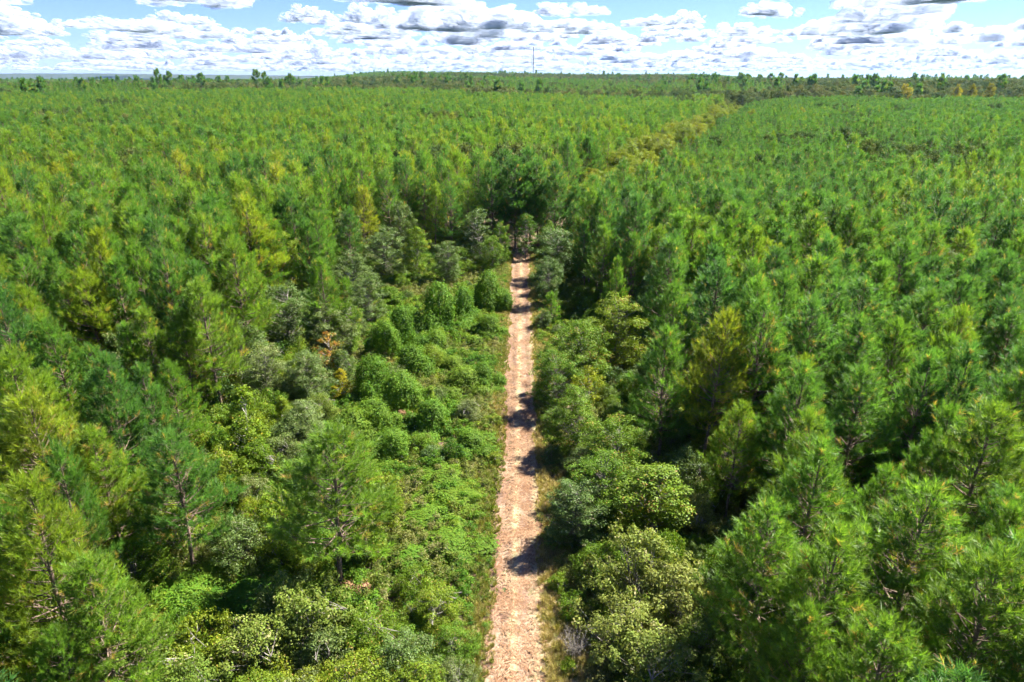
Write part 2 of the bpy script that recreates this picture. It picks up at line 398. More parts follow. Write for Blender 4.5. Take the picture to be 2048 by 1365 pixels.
def leaves(r, pos, nrmv, size, tint, aspect=.62):
    """Kite-shaped leaves folded a little along the middle."""
    n = len(pos); nrmv = norm(nrmv)
    d = norm(np.cross(nrmv, r.normal(size=(n, 3)))); d[:, 2] -= .25; d = norm(d)
    sd = np.cross(d, nrmv)
    L = size[:, None] * r.uniform(.75, 1.3, (n, 1)); fold = nrmv * L * .12
    v = np.stack([pos, pos + d * L * .5 + sd * L * aspect * .5 + fold, pos + d * L, pos + d * L * .5 - sd * L * aspect * .5 + fold], 1).reshape(-1, 3)
    return v, np.arange(n * 4).reshape(-1, 4), np.repeat(np.clip(tint, 0, 1), 4)

def clump_leaves(r, C, rad, per, size, tint_c, up=.55, flat=.65):
    n = len(C); c = np.repeat(C, per, 0); rr = np.repeat(rad, per)
    d = norm(r.normal(size=(n * per, 3))); k = r.random(n * per) ** .45
    off = d * (rr * k)[:, None]; off[:, 2] *= flat
    nm = d * .7 + np.array([0, 0, up]) + r.normal(0, .42, (n * per, 3))
    tn = np.repeat(tint_c, per) + r.normal(0, .17, n * per)
    return leaves(r, c + off, nm, np.full(n * per, size), np.clip(tn, 0, 1))

def make_broadleaf(seed, H, R0, cb=.28, nc=60, per=170, size=.15, crad=.85, shape='round', stems=1, trunk_r=None, up=.55):
    """Trunk, limbs to every clump, leaf clumps over an uneven crown."""
    r = np.random.default_rng(seed); tb = Tubes()
    z0 = H * cb; ch = H - z0
    C = []; tries = 0
    lobes = [(r.uniform(0, 6.28), r.uniform(.0, .9), r.uniform(.45, 1.4)) for _ in range(10)]
    while len(C) < nc and tries < 40000:
        tries += 1
        a = r.uniform(0, 6.28); zz = r.random()
        if shape == 'cone': pr = (1 - zz) ** .75 * (.55 + .45 * min(1, zz / .15)) + .06
        elif shape == 'column': pr = math.sin(math.pi * min(1, (zz * .9 + .1))) ** .5 * .85 + .1
        else: pr = math.sqrt(max(0, 1 - (max(0, zz - .38) / .62) ** 2)) * (.62 + .38 * min(1, zz / .38))
        lob = 1.0
        for la, lz, lm in lobes:
            dd = math.cos(a - la) ; wgt = max(0, dd) ** 3 * max(0, 1 - abs(zz - lz) * 1.8); lob *= 1 + (lm - 1) * wgt
        rr = R0 * pr * lob * (r.random() ** .33) * r.uniform(.78, 1.2)
        p = np.array([math.cos(a) * rr, math.sin(a) * rr, z0 + zz * ch * .96 * (1 if shape != 'round' else r.uniform(.82, 1.06))])
        if C and np.min(np.linalg.norm((np.array(C) - p) * [1, 1, 1.25], axis=1)) < crad * .62: 
            if r.random() < .93: continue
        C.append(p)
    C = np.array(C); rad = crad * r.uniform(.6, 1.25, len(C))
    tr = trunk_r or H * .012
    tops = []
    for s in range(stems):
        b = np.array([0, 0, 0.]) if stems == 1 else np.array([*r.normal(0, .03 * R0, 2), 0])
        tpt = np.array([*r.normal(0, .12 * R0, 2), H * .82]) if stems == 1 else np.array([*(b[:2] * 2.2 + r.normal(0, .38 * R0, 2)), H * r.uniform(.6, .85)])
        k = 8; s_ = np.linspace(0, 1, k)[:, None]
        pts = b + (tpt - b) * s_; pts[1:-1, :2] += r.normal(0, .05 * H * .12, (k - 2, 2)); pts[0, 2] = -.15
        tb.add(pts, np.linspace(tr * (1 if stems == 1 else .6), tr * .18, k), 6); tops.append(pts)
    for p in C:
        tk = tops[int(r.integers(len(tops)))]
        h = np.hypot(*p[:2]); za = np.clip(p[2] - .75 * h - .2, z0 * .5, tk[-1, 2])
        b = np.array([np.interp(za, tk[:, 2], tk[:, 0]), np.interp(za, tk[:, 2], tk[:, 1]), za])
        mid = (b + p) / 2 + np.array([0, 0, -.08 * h]) + r.normal(0, .06, 3)
        tb.add([b, mid, p], [tr * .26 + .008, tr * .16 + .005, .005], 4)
    tint = np.clip(r.normal(.48, .20, len(C)), .03, .9)
    return tb.arrays(), clump_leaves(r, C, rad, per, size, tint, up)

def make_vines(seed, H, R0, n=8500, size=.15, lumps=8, tall=0.8):
    """Vines draped over brush: leaves lie on the union of a few rounded humps, down to the ground."""
    r = np.random.default_rng(seed); tb = Tubes()
    E = []
    for i in range(lumps):
        a = r.uniform(0, 6.28); rr = R0 * (0 if i == 0 else r.uniform(.2, .95))
        hh = H * (1 if i == 0 else r.uniform(.22, .85) * (1.05 - .5 * rr / R0)); er = R0 * (.5 if i == 0 else r.uniform(.2, .46))
        E.append((math.cos(a) * rr, math.sin(a) * rr, hh * r.uniform(.25, .5) if i else H * .42, er, hh * .58, er * r.uniform(.6, 1.5)))
    E = np.array(E); P = []; N = []
    area = E[:, 3] * (E[:, 3] + E[:, 4]); area /= area.sum()
    for k, e in enumerate(E):
        q = int(n * 2.1 * area[k]); d = norm(r.normal(size=(q, 3)))
        bump = 1 + .17 * np.sin(d[:, 0] * 7 + k) * np.sin(d[:, 1] * 6 + 2 * k) * np.cos(d[:, 2] * 5) + .05 * np.sin(d[:, 0] * 17 + d[:, 2] * 13 + k)
        lay = 1 - np.abs(r.normal(0, .08, q))
        p = e[:3] + d * np.array([e[3], e[5], e[4]]) * (bump * lay)[:, None]
        nn = norm(d / np.array([e[3], e[5], e[4]]))
        keep = p[:, 2] > .03
        for j, f in enumerate(E):
            if j != k: keep &= (((p - f[:3]) / np.array([f[3], f[5], f[4]])) ** 2).sum(1) > .78
        P.append(p[keep]); N.append(nn[keep])
    P = np.concatenate(P); N = np.concatenate(N)
    if len(P) > n:
        s = r.permutation(len(P))[:n]; P = P[s]; N = N[s]
    for e in E:
        tb.add([[e[0] * .04, e[1] * .04, -.1], [e[0], e[1], e[2]], [e[0], e[1], e[2] + e[4] * .7]], [.05, .035, .01], 5)
    # loose trailing shoots that stand off the surface
    q = r.permutation(len(P))[:n // 9]
    sp = np.repeat(P[q], 3, 0) + np.repeat(N[q], 3, 0) * (np.tile([.1, .2, .3], len(q)) * r.uniform(.5, 1.2, 3 * len(q)))[:, None] + r.normal(0, .05, (3 * len(q), 3))
    P2 = np.concatenate([P, sp]); N2 = np.concatenate([N, np.repeat(N[q], 3, 0)])
    tint = .46 + .22 * (vnoise(P2[:, 0] * 1.4, P2[:, 1] * 1.4 + P2[:, 2], seed) - .5) * 2 + r.normal(0, .13, len(P2))
    return tb.arrays(), leaves(r, P2, N2 * .75 + np.array([0, 0, .4]) + r.normal(0, .36, P2.shape), np.full(len(P2), size), np.clip(tint, 0, .99), .8)

def make_grass(seed, H, R0, n=60, wd=.02):
    r = np.random.default_rng(seed)
    a = r.uniform(0, 6.28, n); rr = R0 * .35 * np.sqrt(r.random(n)); b = np.stack([np.cos(a) * rr, np.sin(a) * rr, np.full(n, -.02)], 1)
    lean = r.uniform(.1, .75, n); a2 = a + r.normal(0, .7, n); L = H * r.uniform(.5, 1.15, n)
    d = np.stack([np.cos(a2), np.sin(a2), np.zeros(n)], 1); up = np.array([0, 0, 1.])
    mid = b + up * (L * .55)[:, None] + d * (L * lean * .22)[:, None]
    tip = b + up * (L * (1 - lean * .35))[:, None] + d * (L * lean * .75)[:, None]
    sd = norm(np.cross(d, up)) * wd * .5
    v = np.stack([b - sd, b + sd, mid + sd * .8, mid - sd * .8, tip], 1).reshape(-1, 3)
    i = np.arange(n) * 5
    return v, np.stack([i, i + 1, i + 2, i + 3], 1), np.stack([i + 3, i + 2, i + 4], 1), np.repeat(r.random(n), 5)

def crown_mesh(name, arr, mat):
    v, f, tn = arr
    return mesh_from(name, v, quads=f if f.shape[1] == 4 else None, tris=f if f.shape[1] == 3 else None, mats=[mat], attrs={'tint': tn})
def wood_mesh(name, arr, mat): return mesh_from(name, arr[0], quads=arr[1], mats=[mat], smooth_faces=True)
def whole_mesh(name, wood, crown, wmat, cmat):
    v1, q1 = wood; v2, f2, tn = crown; f2 = f2 + len(v1)
    quads, tris = (np.concatenate([q1, f2]), None) if f2.shape[1] == 4 else (q1, f2)
    mi = np.concatenate([np.zeros(len(q1), int), np.ones(len(f2), int)])
    return mesh_from(name, np.concatenate([v1, v2]), quads=quads, tris=tris, mats=[wmat, cmat], mat_idx=mi, attrs={'tint': np.concatenate([np.zeros(len(v1)), tn])})

def plant_parts(kind, gen, crown_name, wmat, cmat, wood_name='trunk'):
    wood, crown = gen
    return [(wood_name, wood_mesh(kind + '_' + wood_name, wood, wmat)), (crown_name, crown_mesh(kind + '_' + crown_name, crown, cmat))]

def plant(name, parts, x, y, scale, rz, tint, label, category, group=None, z=None, tilt=(0, 0), mats=None):
    o = bpy.data.objects.new(name, None); COL.objects.link(o)
    o.location = (x, y, float(terrain(x, y)) - .04 if z is None else z)
    o.rotation_euler = (tilt[0], tilt[1], rz); o.scale = scale if isinstance(scale, tuple) else (scale,) * 3
    o.empty_display_size = .5
    o['label'] = label; o['category'] = category
    if group: o['group'] = group
    for pn, me in parts:
        c = bpy.data.objects.new(pn, me); COL.objects.link(c); c.parent = o; c['itint'] = float(tint)
        if mats and pn in mats:
            c.material_slots[0].link = 'OBJECT'; c.material_slots[0].material = mats[pn]
    return o

def scatter(name, protos, pts, idx, rot, scl, tint, **props):
    """Mass vegetation: one object, its plants set out by a geometry-nodes modifier."""
    pc = bpy.data.collections.new(name + '_kinds')
    for i, me in enumerate(protos):
        pc.objects.link(bpy.data.objects.new(f'{name}_kind_{i:02d}', me))
    me = bpy.data.meshes.new(name); pts = np.asarray(pts, np.float32)
    me.vertices.add(len(pts)); me.vertices.foreach_set('co', pts.ravel())
    def attr(n, typ, key, v): a = me.attributes.new(n, typ, 'POINT'); a.data.foreach_set(key, np.asarray(v).ravel())
    attr('pick', 'INT', 'value', np.asarray(idx, np.int32)); attr('turn', 'FLOAT_VECTOR', 'vector', np.asarray(rot, np.float32))
    attr('size', 'FLOAT_VECTOR', 'vector', np.asarray(scl, np.float32)); attr('itint', 'FLOAT', 'value', np.asarray(tint, np.float32))
    o = add_obj(name, me, **props)
    ng = bpy.data.node_groups.new(name + '_scatter', 'GeometryNodeTree')
    ng.interface.new_socket('Geometry', in_out='INPUT', socket_type='NodeSocketGeometry')
    ng.interface.new_socket('Geometry', in_out='OUTPUT', socket_type='NodeSocketGeometry')
    N, L = ng.nodes, ng.links
    gi, go = N.new('NodeGroupInput'), N.new('NodeGroupOutput')
    ci = N.new('GeometryNodeCollectionInfo'); ci.inputs[0].default_value = pc; ci.inputs[1].default_value = True; ci.inputs[2].default_value = True
    ip = N.new('GeometryNodeInstanceOnPoints'); ip.inputs['Pick Instance'].default_value = True
    def named(n, typ):
        k = N.new('GeometryNodeInputNamedAttribute'); k.data_type = typ; k.inputs[0].default_value = n; return k.outputs[0]
    L.new(gi.outputs[0], ip.inputs['Points']); L.new(ci.outputs[0], ip.inputs['Instance'])
    L.new(named('pick', 'INT'), ip.inputs['Instance Index'])
    L.new(named('turn', 'FLOAT_VECTOR'), ip.inputs['Rotation']); L.new(named('size', 'FLOAT_VECTOR'), ip.inputs['Scale'])
    st = N.new('GeometryNodeStoreNamedAttribute'); st.data_type = 'FLOAT'; st.domain = 'INSTANCE'; st.inputs['Name'].default_value = 'itint'
    L.new(ip.outputs[0], st.inputs['Geometry']); L.new(named('itint', 'FLOAT'), st.inputs['Value'])
    L.new(st.outputs[0], go.inputs[0])
    o.modifiers.new('scatter', 'NODES').node_group = ng
    return o

# ------------------------------------------------------------------ plant kinds
PINE_H = 12.0
PINES = [plant_parts('pine', make_pine(100 + i, PINE_H, [3.5, 3.9, 3.0, 3.6, 4.0, 3.2][i], [.20, .26, .22, .16, .30, .34][i]), 'crown', M['bark_pine'], M['needle']) for i in range(6)]
FARPINES = [whole_mesh(f'far_pine_{i}', *make_pine(200 + i, PINE_H, 2.7, .30, per=14, ln=.32, wd=.07, step=.74, thin=.85, tsize=.50), M['bark_pine'], M['needle']) for i in range(4)]
YOUNGPINE = plant_parts('young_pine', make_pine(300, 5.0, 1.5, .12, per=40, step=.42, tsize=.36), 'crown', M['bark_pine'], M['needle'])
TALLPINE = plant_parts('tall_pine', make_pine(310, 26, 6.2, .62, per=10, ln=.9, wd=.2, step=1.5, tsize=1.0, flat=1.5, thin=.5), 'crown', M['bark_pine'], M['needle'])
BROAD = {
    'round': [plant_parts('broadleaf', make_broadleaf(400 + i, 9.0, 3.0, .16, 160, 120, .135, .58), 'crown', M['bark_grey'], M['grey']) for i in range(5)],
    'tall': [plant_parts('broadleaf', make_broadleaf(420 + i, 9.0, 1.9, .16, 110, 110, .13, .50, 'column'), 'crown', M['bark_grey'], M['green']) for i in range(3)],
    'cone': [plant_parts('sapling', make_broadleaf(430 + i, 6.0, 1.4, .10, 90, 64, .14, .34, 'cone'), 'crown', M['bark_pale'], M['yellow']) for i in range(3)],
    'open': [plant_parts('sapling', make_broadleaf(440 + i, 5.0, 1.3, .35, 44, 44, .14, .36, 'round', trunk_r=.05), 'crown', M['bark_pale'], M['yellow']) for i in range(2)],
    'shrub': [plant_parts('shrub', make_broadleaf(450 + i, 3.0, 1.9, .03, 130, 105, .095, .40, 'round', stems=6, trunk_r=.06), 'foliage', M['bark_grey'], M['grey'], 'stems') for i in range(5)],
    'low': [plant_parts('shrub', make_broadleaf(460 + i, 1.5, 1.4, .02, 80, 64, .10, .28, 'round', stems=6, trunk_r=.03), 'foliage', M['bark_grey'], M['green'], 'stems') for i in range(2)],
    'loose': [plant_parts('shrub', make_broadleaf(455 + i, 3.0, 1.9, .03, 120, 84, .11, .34, 'column', stems=8, trunk_r=.05), 'foliage', M['bark_grey'], M['pale'], 'stems') for i in range(3)],
    'far': [plant_parts('far_tree', make_broadleaf(470 + i, 16.0, 6.5, .12, 110, 80, .5, 1.5), 'crown', M['bark_grey'], M['olive']) for i in range(2)],
    'vine': [plant_parts('vine_mound', make_vines(480 + i, 3.0, 2.2, n=11000, size=.12, lumps=10), 'foliage', M['bark_grey'], M['vine'], 'stems') for i in range(6)],
}
FARBROAD = [whole_mesh(f'far_broadleaf_{i}', *make_broadleaf(500 + i, 14.0, 5.6, .12, 50, 85, .55, 1.6, trunk_r=.15), M['bark_grey'], M['olive']) for i in range(4)]

OCC = []          # (x, y, r) of what has been set out
def free(x, y, r):
    return all((x - a) ** 2 + (y - b) ** 2 > (r + c) ** 2 for a, b, c in OCC)

def setp(kind, px, py, h, r, tint, label, cat, name, mat=None, group=None, k=None):
    """One plant whose top stands at pixel (px, py) of the photo, h metres tall and r metres in radius."""
    x, y = at(px, py, h)
    parts = BROAD[kind]; parts = parts[(k if k is not None else len(OCC)) % len(parts)]
    base_h, base_r = {'round': (9, 3), 'tall': (9, 1.9), 'cone': (6, 1.4), 'open': (5, 1.3), 'shrub': (3, 1.9), 'low': (1.5, 1.4), 'loose': (3, 1.6), 'far': (16, 6.5), 'vine': (3, 2.2)}[kind]
    OCC.append((x, y, r * .62))
    return plant(name, parts, x, y, (r / base_r, r / base_r, h / base_h), rng.uniform(0, 6.28), tint, label, cat, group, mats={parts[1][0]: M[mat]} if mat else None)

# ------------------------------------------------------------------ plants one can pick out beside the track
VG = 'vine-draped mounds'
for px, py, h, r, ti, lab in [
    (877, 566, 5.5, 3.0, .35, 'tall arched vine mound over dark brush, below the grey trees'),
    (976, 543, 5.0, 2.6, .40, 'broad vine-draped tree leaning towards the far bend of the track'),
    (925, 575, 4.2, 2.2, .30, 'vine mound wedged between the tall arched mound and the leaning vine tree'),
    (800, 614, 5.0, 2.2, .30, 'rounded dark green vine hump, upper one of the stepped pair'),
    (768, 642, 4.2, 2.0, .45, 'rounded vine hump, lower one of the stepped pair'),
    (976, 630, 2.6, 2.1, .55, 'dome-shaped bright vine mound standing alone at the track edge'),
    (872, 660, 2.2, 1.9, .60, 'small round vine mound left of the alone-standing dome'),
    (865, 692, 1.8, 1.9, .70, 'low bright vine hummock in the clearing grass'),
    (948, 672, 1.4, 1.7, .65, 'flat vine mat just below the dome mound beside the track'),
    (905, 712, 1.6, 1.9, .75, 'sunny low vine hummock in the middle of the clearing'),
    (742, 712, 4.2, 2.1, .35, 'upright dark vine column at the clearing\'s outer edge'),
    (822, 690, 3.4, 2.4, .40, 'wide vine mound in the middle of the clearing, behind the ridge'),
    (800, 745, 3.6, 2.6, .45, 'large sloping vine ridge crossing the clearing'),
    (925, 735, 2.4, 2.3, .70, 'bright rounded vine mound facing the track, halfway along'),
    (965, 725, 2.6, 1.8, .40, 'dark leafy vine bush at the track verge opposite the sapling'),
    (862, 800, 3.0, 2.3, .40, 'vine hump in front of the sloping ridge'),
    (745, 800, 3.2, 2.1, .55, 'bright vine mound among shrubs, near the cluster of three humps'),
    (700, 818, 3.2, 2.3, .65, 'yellowish vine mound, outermost of the three-hump cluster'),
    (780, 858, 2.6, 2.0, .45, 'vine mound behind the big foreground pine'),
    (672, 850, 3.0, 2.0, .60, 'smooth vine hump touching the big foreground pine'),
    (740, 884, 1.8, 1.8, .55, 'low vine mat behind the big foreground pine'),
    (940, 862, 1.8, 2.0, .50, 'low rounded vine bush close to the track verge'),
    (880, 940, 1.4, 2.2, .60, 'flat vine carpet left of the track, below the rounded bush'),
    (895, 985, 1.5, 2.1, .70, 'bright vine tangle spilling towards the track in the near third'),
    (850, 1020, 1.5, 2.2, .55, 'vine tangle between the big foreground pine and the track'),
    (890, 1072, 1.6, 2.0, .55, 'dense vine tangle near the track verge, near third'),
    (815, 1105, 1.7, 2.0, .40, 'dark vine tangle set back from the track'),
    (502, 1180, 2.4, 2.6, .15, 'shaded deep green vine dome low in the front undergrowth'),
    (362, 1165, 1.8, 2.0, .45, 'vine carpet between the two front pines'),
    (430, 1130, 1.8, 1.9, .60, 'pale-edged vine heap above the shaded vine dome'),
]: setp('vine', px, py, h * (1.05 if py < 930 else .62), r * (1.18 if py < 930 else 1.38), ti + .1, lab, 'vine mound', 'vine_mound', group=VG)

TG = 'broadleaf trees beside the track'
for kind, mat, px, py, h, r, ti, lab in [
    ('tall', 'grey', 958, 415, 10, 2.3, .45, 'tall grey-green tree with dark trunk, nearest the end of the track'),
    ('round', 'grey', 845, 352, 11, 3.2, .55, 'pale grey-green tree above the yellow-topped tree'),
    ('tall', 'yellow', 925, 368, 10.5, 2.0, .15, 'slim yellow-green tree beside the dark pines at the track end'),
    ('round', 'grey', 748, 255, 14, 4.0, .65, 'big greyish broadleaf crown rising among the pines'),
    ('round', 'grey', 424, 288, 13.5, 3.0, .70, 'grey broadleaf crown alone deep in the pine stand'),
    ('round', 'grey', 868, 300, 12, 2.8, .60, 'silvery broadleaf tree in front of dark pine trunks'),
    ('round', 'grey', 768, 455, 8.5, 3.6, .50, 'wide grey-green tree above the vine mounds'),
    ('tall', 'yellow', 832, 452, 9, 2.2, .05, 'yellowish tree with a pale slender trunk'),
    ('round', 'grey', 700, 500, 8.5, 3.0, .60, 'grey-green tree next to the wide one, farther from the track'),
    ('round', 'grey', 895, 480, 7, 2.6, .50, 'grey-green rounded tree behind the arched vine mound'),
    ('round', 'green', 985, 470, 6.5, 2.0, .35, 'dark green leafy tree hugging the track just before its end'),
    ('round', 'grey', 560, 565, 8.5, 3.6, .45, 'large grey-green spreading tree at the pines\' inner edge'),
    ('round', 'grey', 640, 600, 7.5, 2.8, .75, 'tan-tinged broadleaf tree beside the large spreading one'),
    ('round', 'grey', 470, 640, 7.5, 2.8, .50, 'grey-green tree half hidden behind pines'),
    ('round', 'grey', 520, 690, 6.5, 2.6, .80, 'pale dry-looking broadleaf tree below the spreading grey one'),
    ('round', 'grey', 610, 700, 6, 2.4, .65, 'greyish small tree left of the orange sapling'),
    ('round', 'green', 690, 600, 7, 2.3, .40, 'green broadleaf tree behind the orange sapling'),
    ('round', 'grey', 735, 545, 7, 2.6, .55, 'grey tree behind the stepped vine humps'),
    ('round', 'grey', 600, 800, 5, 2.6, .70, 'pale grey low tree below the orange sapling'),
    ('round', 'grey', 1112, 455, 8.5, 3.7, .35, 'large dark oak-like tree overhanging the far bend, right side'),
    ('round', 'grey', 1096, 512, 7.2, 2.1, .35, 'grey-green tree in front of the large dark overhanging one, shading the track'),
    ('tall', 'yellow', 1145, 370, 11, 2.1, .12, 'yellow-green tree opposite the slim one at the track end'),
    ('round', 'grey', 1205, 455, 8.5, 2.8, .50, 'grey-green tree behind the large dark overhanging one'),
    ('round', 'grey', 1300, 380, 11, 2.4, .60, 'silvery tree among pines right of the track end'),
    ('round', 'green', 1235, 590, 7, 3.2, .75, 'yellowish-green spreading tree beside the track\'s shaded stretch'),
    ('round', 'green', 1165, 640, 6, 2.8, .45, 'dense green tree hanging over the track\'s right verge'),
    ('round', 'grey', 1320, 540, 8, 2.4, .55, 'grey-green tree between pines, right of the spreading yellowish one'),
    ('round', 'green', 1110, 700, 5, 2.2, .30, 'dark green rounded tree casting shadow across the middle of the track'),
    ('round', 'green', 1150, 770, 5, 2.2, .45, 'green small tree behind the pale-stemmed sapling'),
    ('round', 'green', 1240, 830, 5.5, 2.3, .45, 'green tree below the pale-stemmed sapling'),
    ('round', 'green', 1210, 900, 5, 2.3, .35, 'dark leafy tree near the bare patch on the right verge'),
    ('tall', 'green', 1310, 930, 5.0, 2.2, .60, 'narrow green tree between the near pines and the verge'),
    ('round', 'grey', 1150, 960, 4.2, 2.0, .45, 'round grey-green tree shading the track in the near third'),
    ('round', 'green', 1100, 440, 7, 1.8, .3, 'small leafy tree past the end of the track, right side'),
    ('round', 'green', 1000, 442, 8, 1.8, .2, 'dark leafy tree closing in on the left verge at the very end'),
    ('tall', 'green', 1052, 425, 8.5, 1.5, .0, 'narrow dark tree in the shade just past the end of the track'),
]: setp(kind, px, py, h * (1.28 if px > 1040 and py > 560 else 1), r * (1.25 if px > 1040 else 1.1), ti, lab, 'tree', 'broadleaf_tree', mat=mat, group=TG)

MG = 'broadleaf crowns among the pines'
for kind, mat, px, py, h, r, ti, lab in [
    ('round', 'grey', 590, 305, 13.5, 2.6, .8, 'pale tan-green crown among the pines between the two big grey ones'),
    ('round', 'grey', 290, 330, 13.5, 2.4, .6, 'small greyish crown far left among the pines'),
    ('round', 'green', 640, 380, 12, 2.6, .8, 'light green crown among pines above the grey-green trees'),
    ('round', 'grey', 690, 420, 11, 3.0, .6, 'grey-green crown at the stand edge above the wide tree'),
    ('round', 'grey', 800, 400, 10.5, 2.8, .6, 'grey-green crown just below the pale tree near the dark pines'),
    ('round', 'yellow', 900, 335, 11, 2.0, .1, 'light yellow-green crown beside the silvery tree'),
    ('tall', 'green', 560, 460, 11, 2.2, .7, 'fresh green crown inside the left stand'),
    ('round', 'grey', 380, 560, 10, 2.6, .7, 'dusty grey crown inside the left stand above the conical tree'),
    ('round', 'grey', 250, 640, 9.5, 2.4, .6, 'grey-green crown low between the left pines'),
    ('round', 'grey', 1260, 430, 10, 2.6, .6, 'silvery-green crown between slim pines beyond the overhanging tree'),
    ('round', 'grey', 1390, 470, 10, 2.0, .8, 'pale crown peeking out of the right stand'),
    ('round', 'grey', 1900, 500, 11, 2.4, .7, 'greyish crown far out in the right stand'),
    ('round', 'grey', 1510, 470, 11, 1.8, .75, 'small pale crown in the middle of the right stand'),
]: setp(kind, px, py, h, r, ti, lab, 'tree', 'broadleaf_tree', mat=mat, group=MG)

SG = 'saplings'
for kind, mat, px, py, h, r, ti, lab in [
    ('open', 'orange', 655, 664, 5.5, 1.7, .30, 'orange autumn sapling standing out among grey-green trees'),
    ('cone', 'yellow', 680, 735, 3.5, 1.2, .75, 'yellowing sapling just below the orange one'),
    ('cone', 'yellow', 478, 770, 8, 2.0, .15, 'conical yellow-green tree with an orange tip'),
    ('open', 'yellow', 1180, 730, 6, 1.7, .45, 'sparse yellow sapling with a pale bare stem by the track'),
    ('cone', 'yellow', 1200, 940, 3.6, 1.3, .05, 'bright green upright sapling on the right verge'),
    ('cone', 'yellow', 1310, 960, 4.6, 1.5, .55, 'yellow sapling beside grey brush near the front pines'),
    ('open', 'yellow', 1255, 600, 8, 1.9, .20, 'yellow-topped sapling poking out of the spreading tree'),
    ('cone', 'yellow', 560, 790, 4, 1.2, .30, 'small yellow-green sapling between shrubs and vine humps'),
    ('cone', 'yellow', 1525, 560, 8.5, 1.8, .50, 'golden sapling alone inside the right pine stand'),
    ('cone', 'yellow', 860, 770, 3, 1.0, .10, 'little light green sapling among the vine humps'),
]: setp(kind, px, py, h, r, ti, lab, 'sapling', 'sapling', mat=mat, group=SG)

YG = 'yellow-green trees in the gap between the pine stands'
for i, (px, py, h, r, ti, lab) in enumerate([
    (1248, 352, 12.0, 2.6, .35, 'yellow tree at the near end of the gap between pine stands'),
    (1300, 308, 12.0, 3.1, .45, 'second yellow tree along the gap between pine stands'),
    (1335, 268, 12.0, 3.5, .60, 'golden tree, brightest of those in the gap'),
    (1385, 265, 12.0, 2.9, .40, 'yellow-green tree right of the golden one in the gap'),
    (1395, 232, 12.0, 3.3, .30, 'olive-yellow tree midway along the gap'),
    (1440, 222, 13.0, 4.0, .35, 'yellow-green clump of crown at the far end of the gap'),
    (1460, 208, 13.0, 4.6, .25, 'tall yellow-green tree at the far end of the gap'),
    (1505, 218, 13.0, 4.0, .50, 'yellow tree beside dark bushy trees beyond the gap'),
    (1525, 205, 13.0, 3.7, .0, 'dark green bushy tree among yellow ones beyond the gap'),
    (1552, 207, 13.0, 3.3, .0, 'second dark bushy tree among yellow ones beyond the gap'),
    (1605, 215, 13.0, 3.7, .55, 'yellow tree alone at the edge of the far right stand'),
    (1630, 228, 13.0, 2.6, .45, 'small yellow tree in front of the one alone'),
    (1758, 220, 13.0, 2.4, .6, 'small golden tree far out among the right-hand pines'),
]): setp('round', px, py, h, r, ti, lab, 'tree', 'broadleaf_tree', mat='green' if ti == 0 else 'yellow', group=YG, k=i)
for i in range(84):
    y = 138 + 450 * (i / 84) + rng.normal(0, 3); x = 11 + 0.345 * (y - 140) + rng.uniform(-1, 1) * (4.5 + .012 * y); h = rng.uniform(9.5, 14.5)
    if not free(x, y, .6): continue
    OCC.append((x, y, .8)); q = BROAD['round'][i % 5]
    plant('broadleaf_tree', q, x, y, (h / 9 * 1.25, h / 9 * 1.25, h / 9), rng.uniform(0, 6.28), rng.uniform(.7, 1.0) if i % 2 else rng.uniform(.1, .55), ('smaller green' if i % 2 else 'smaller yellow-green') + ' tree in the ' + ('near' if i < 28 else 'middle' if i < 56 else 'far') + ' third of the gap between the pine stands', 'tree', ('green' if i % 2 else 'yellow-green') + ' filler trees, ' + ('near' if i < 28 else 'middle' if i < 56 else 'far') + ' third of the gap', mats={'crown': M['green'] if i % 2 else M['yellow']})

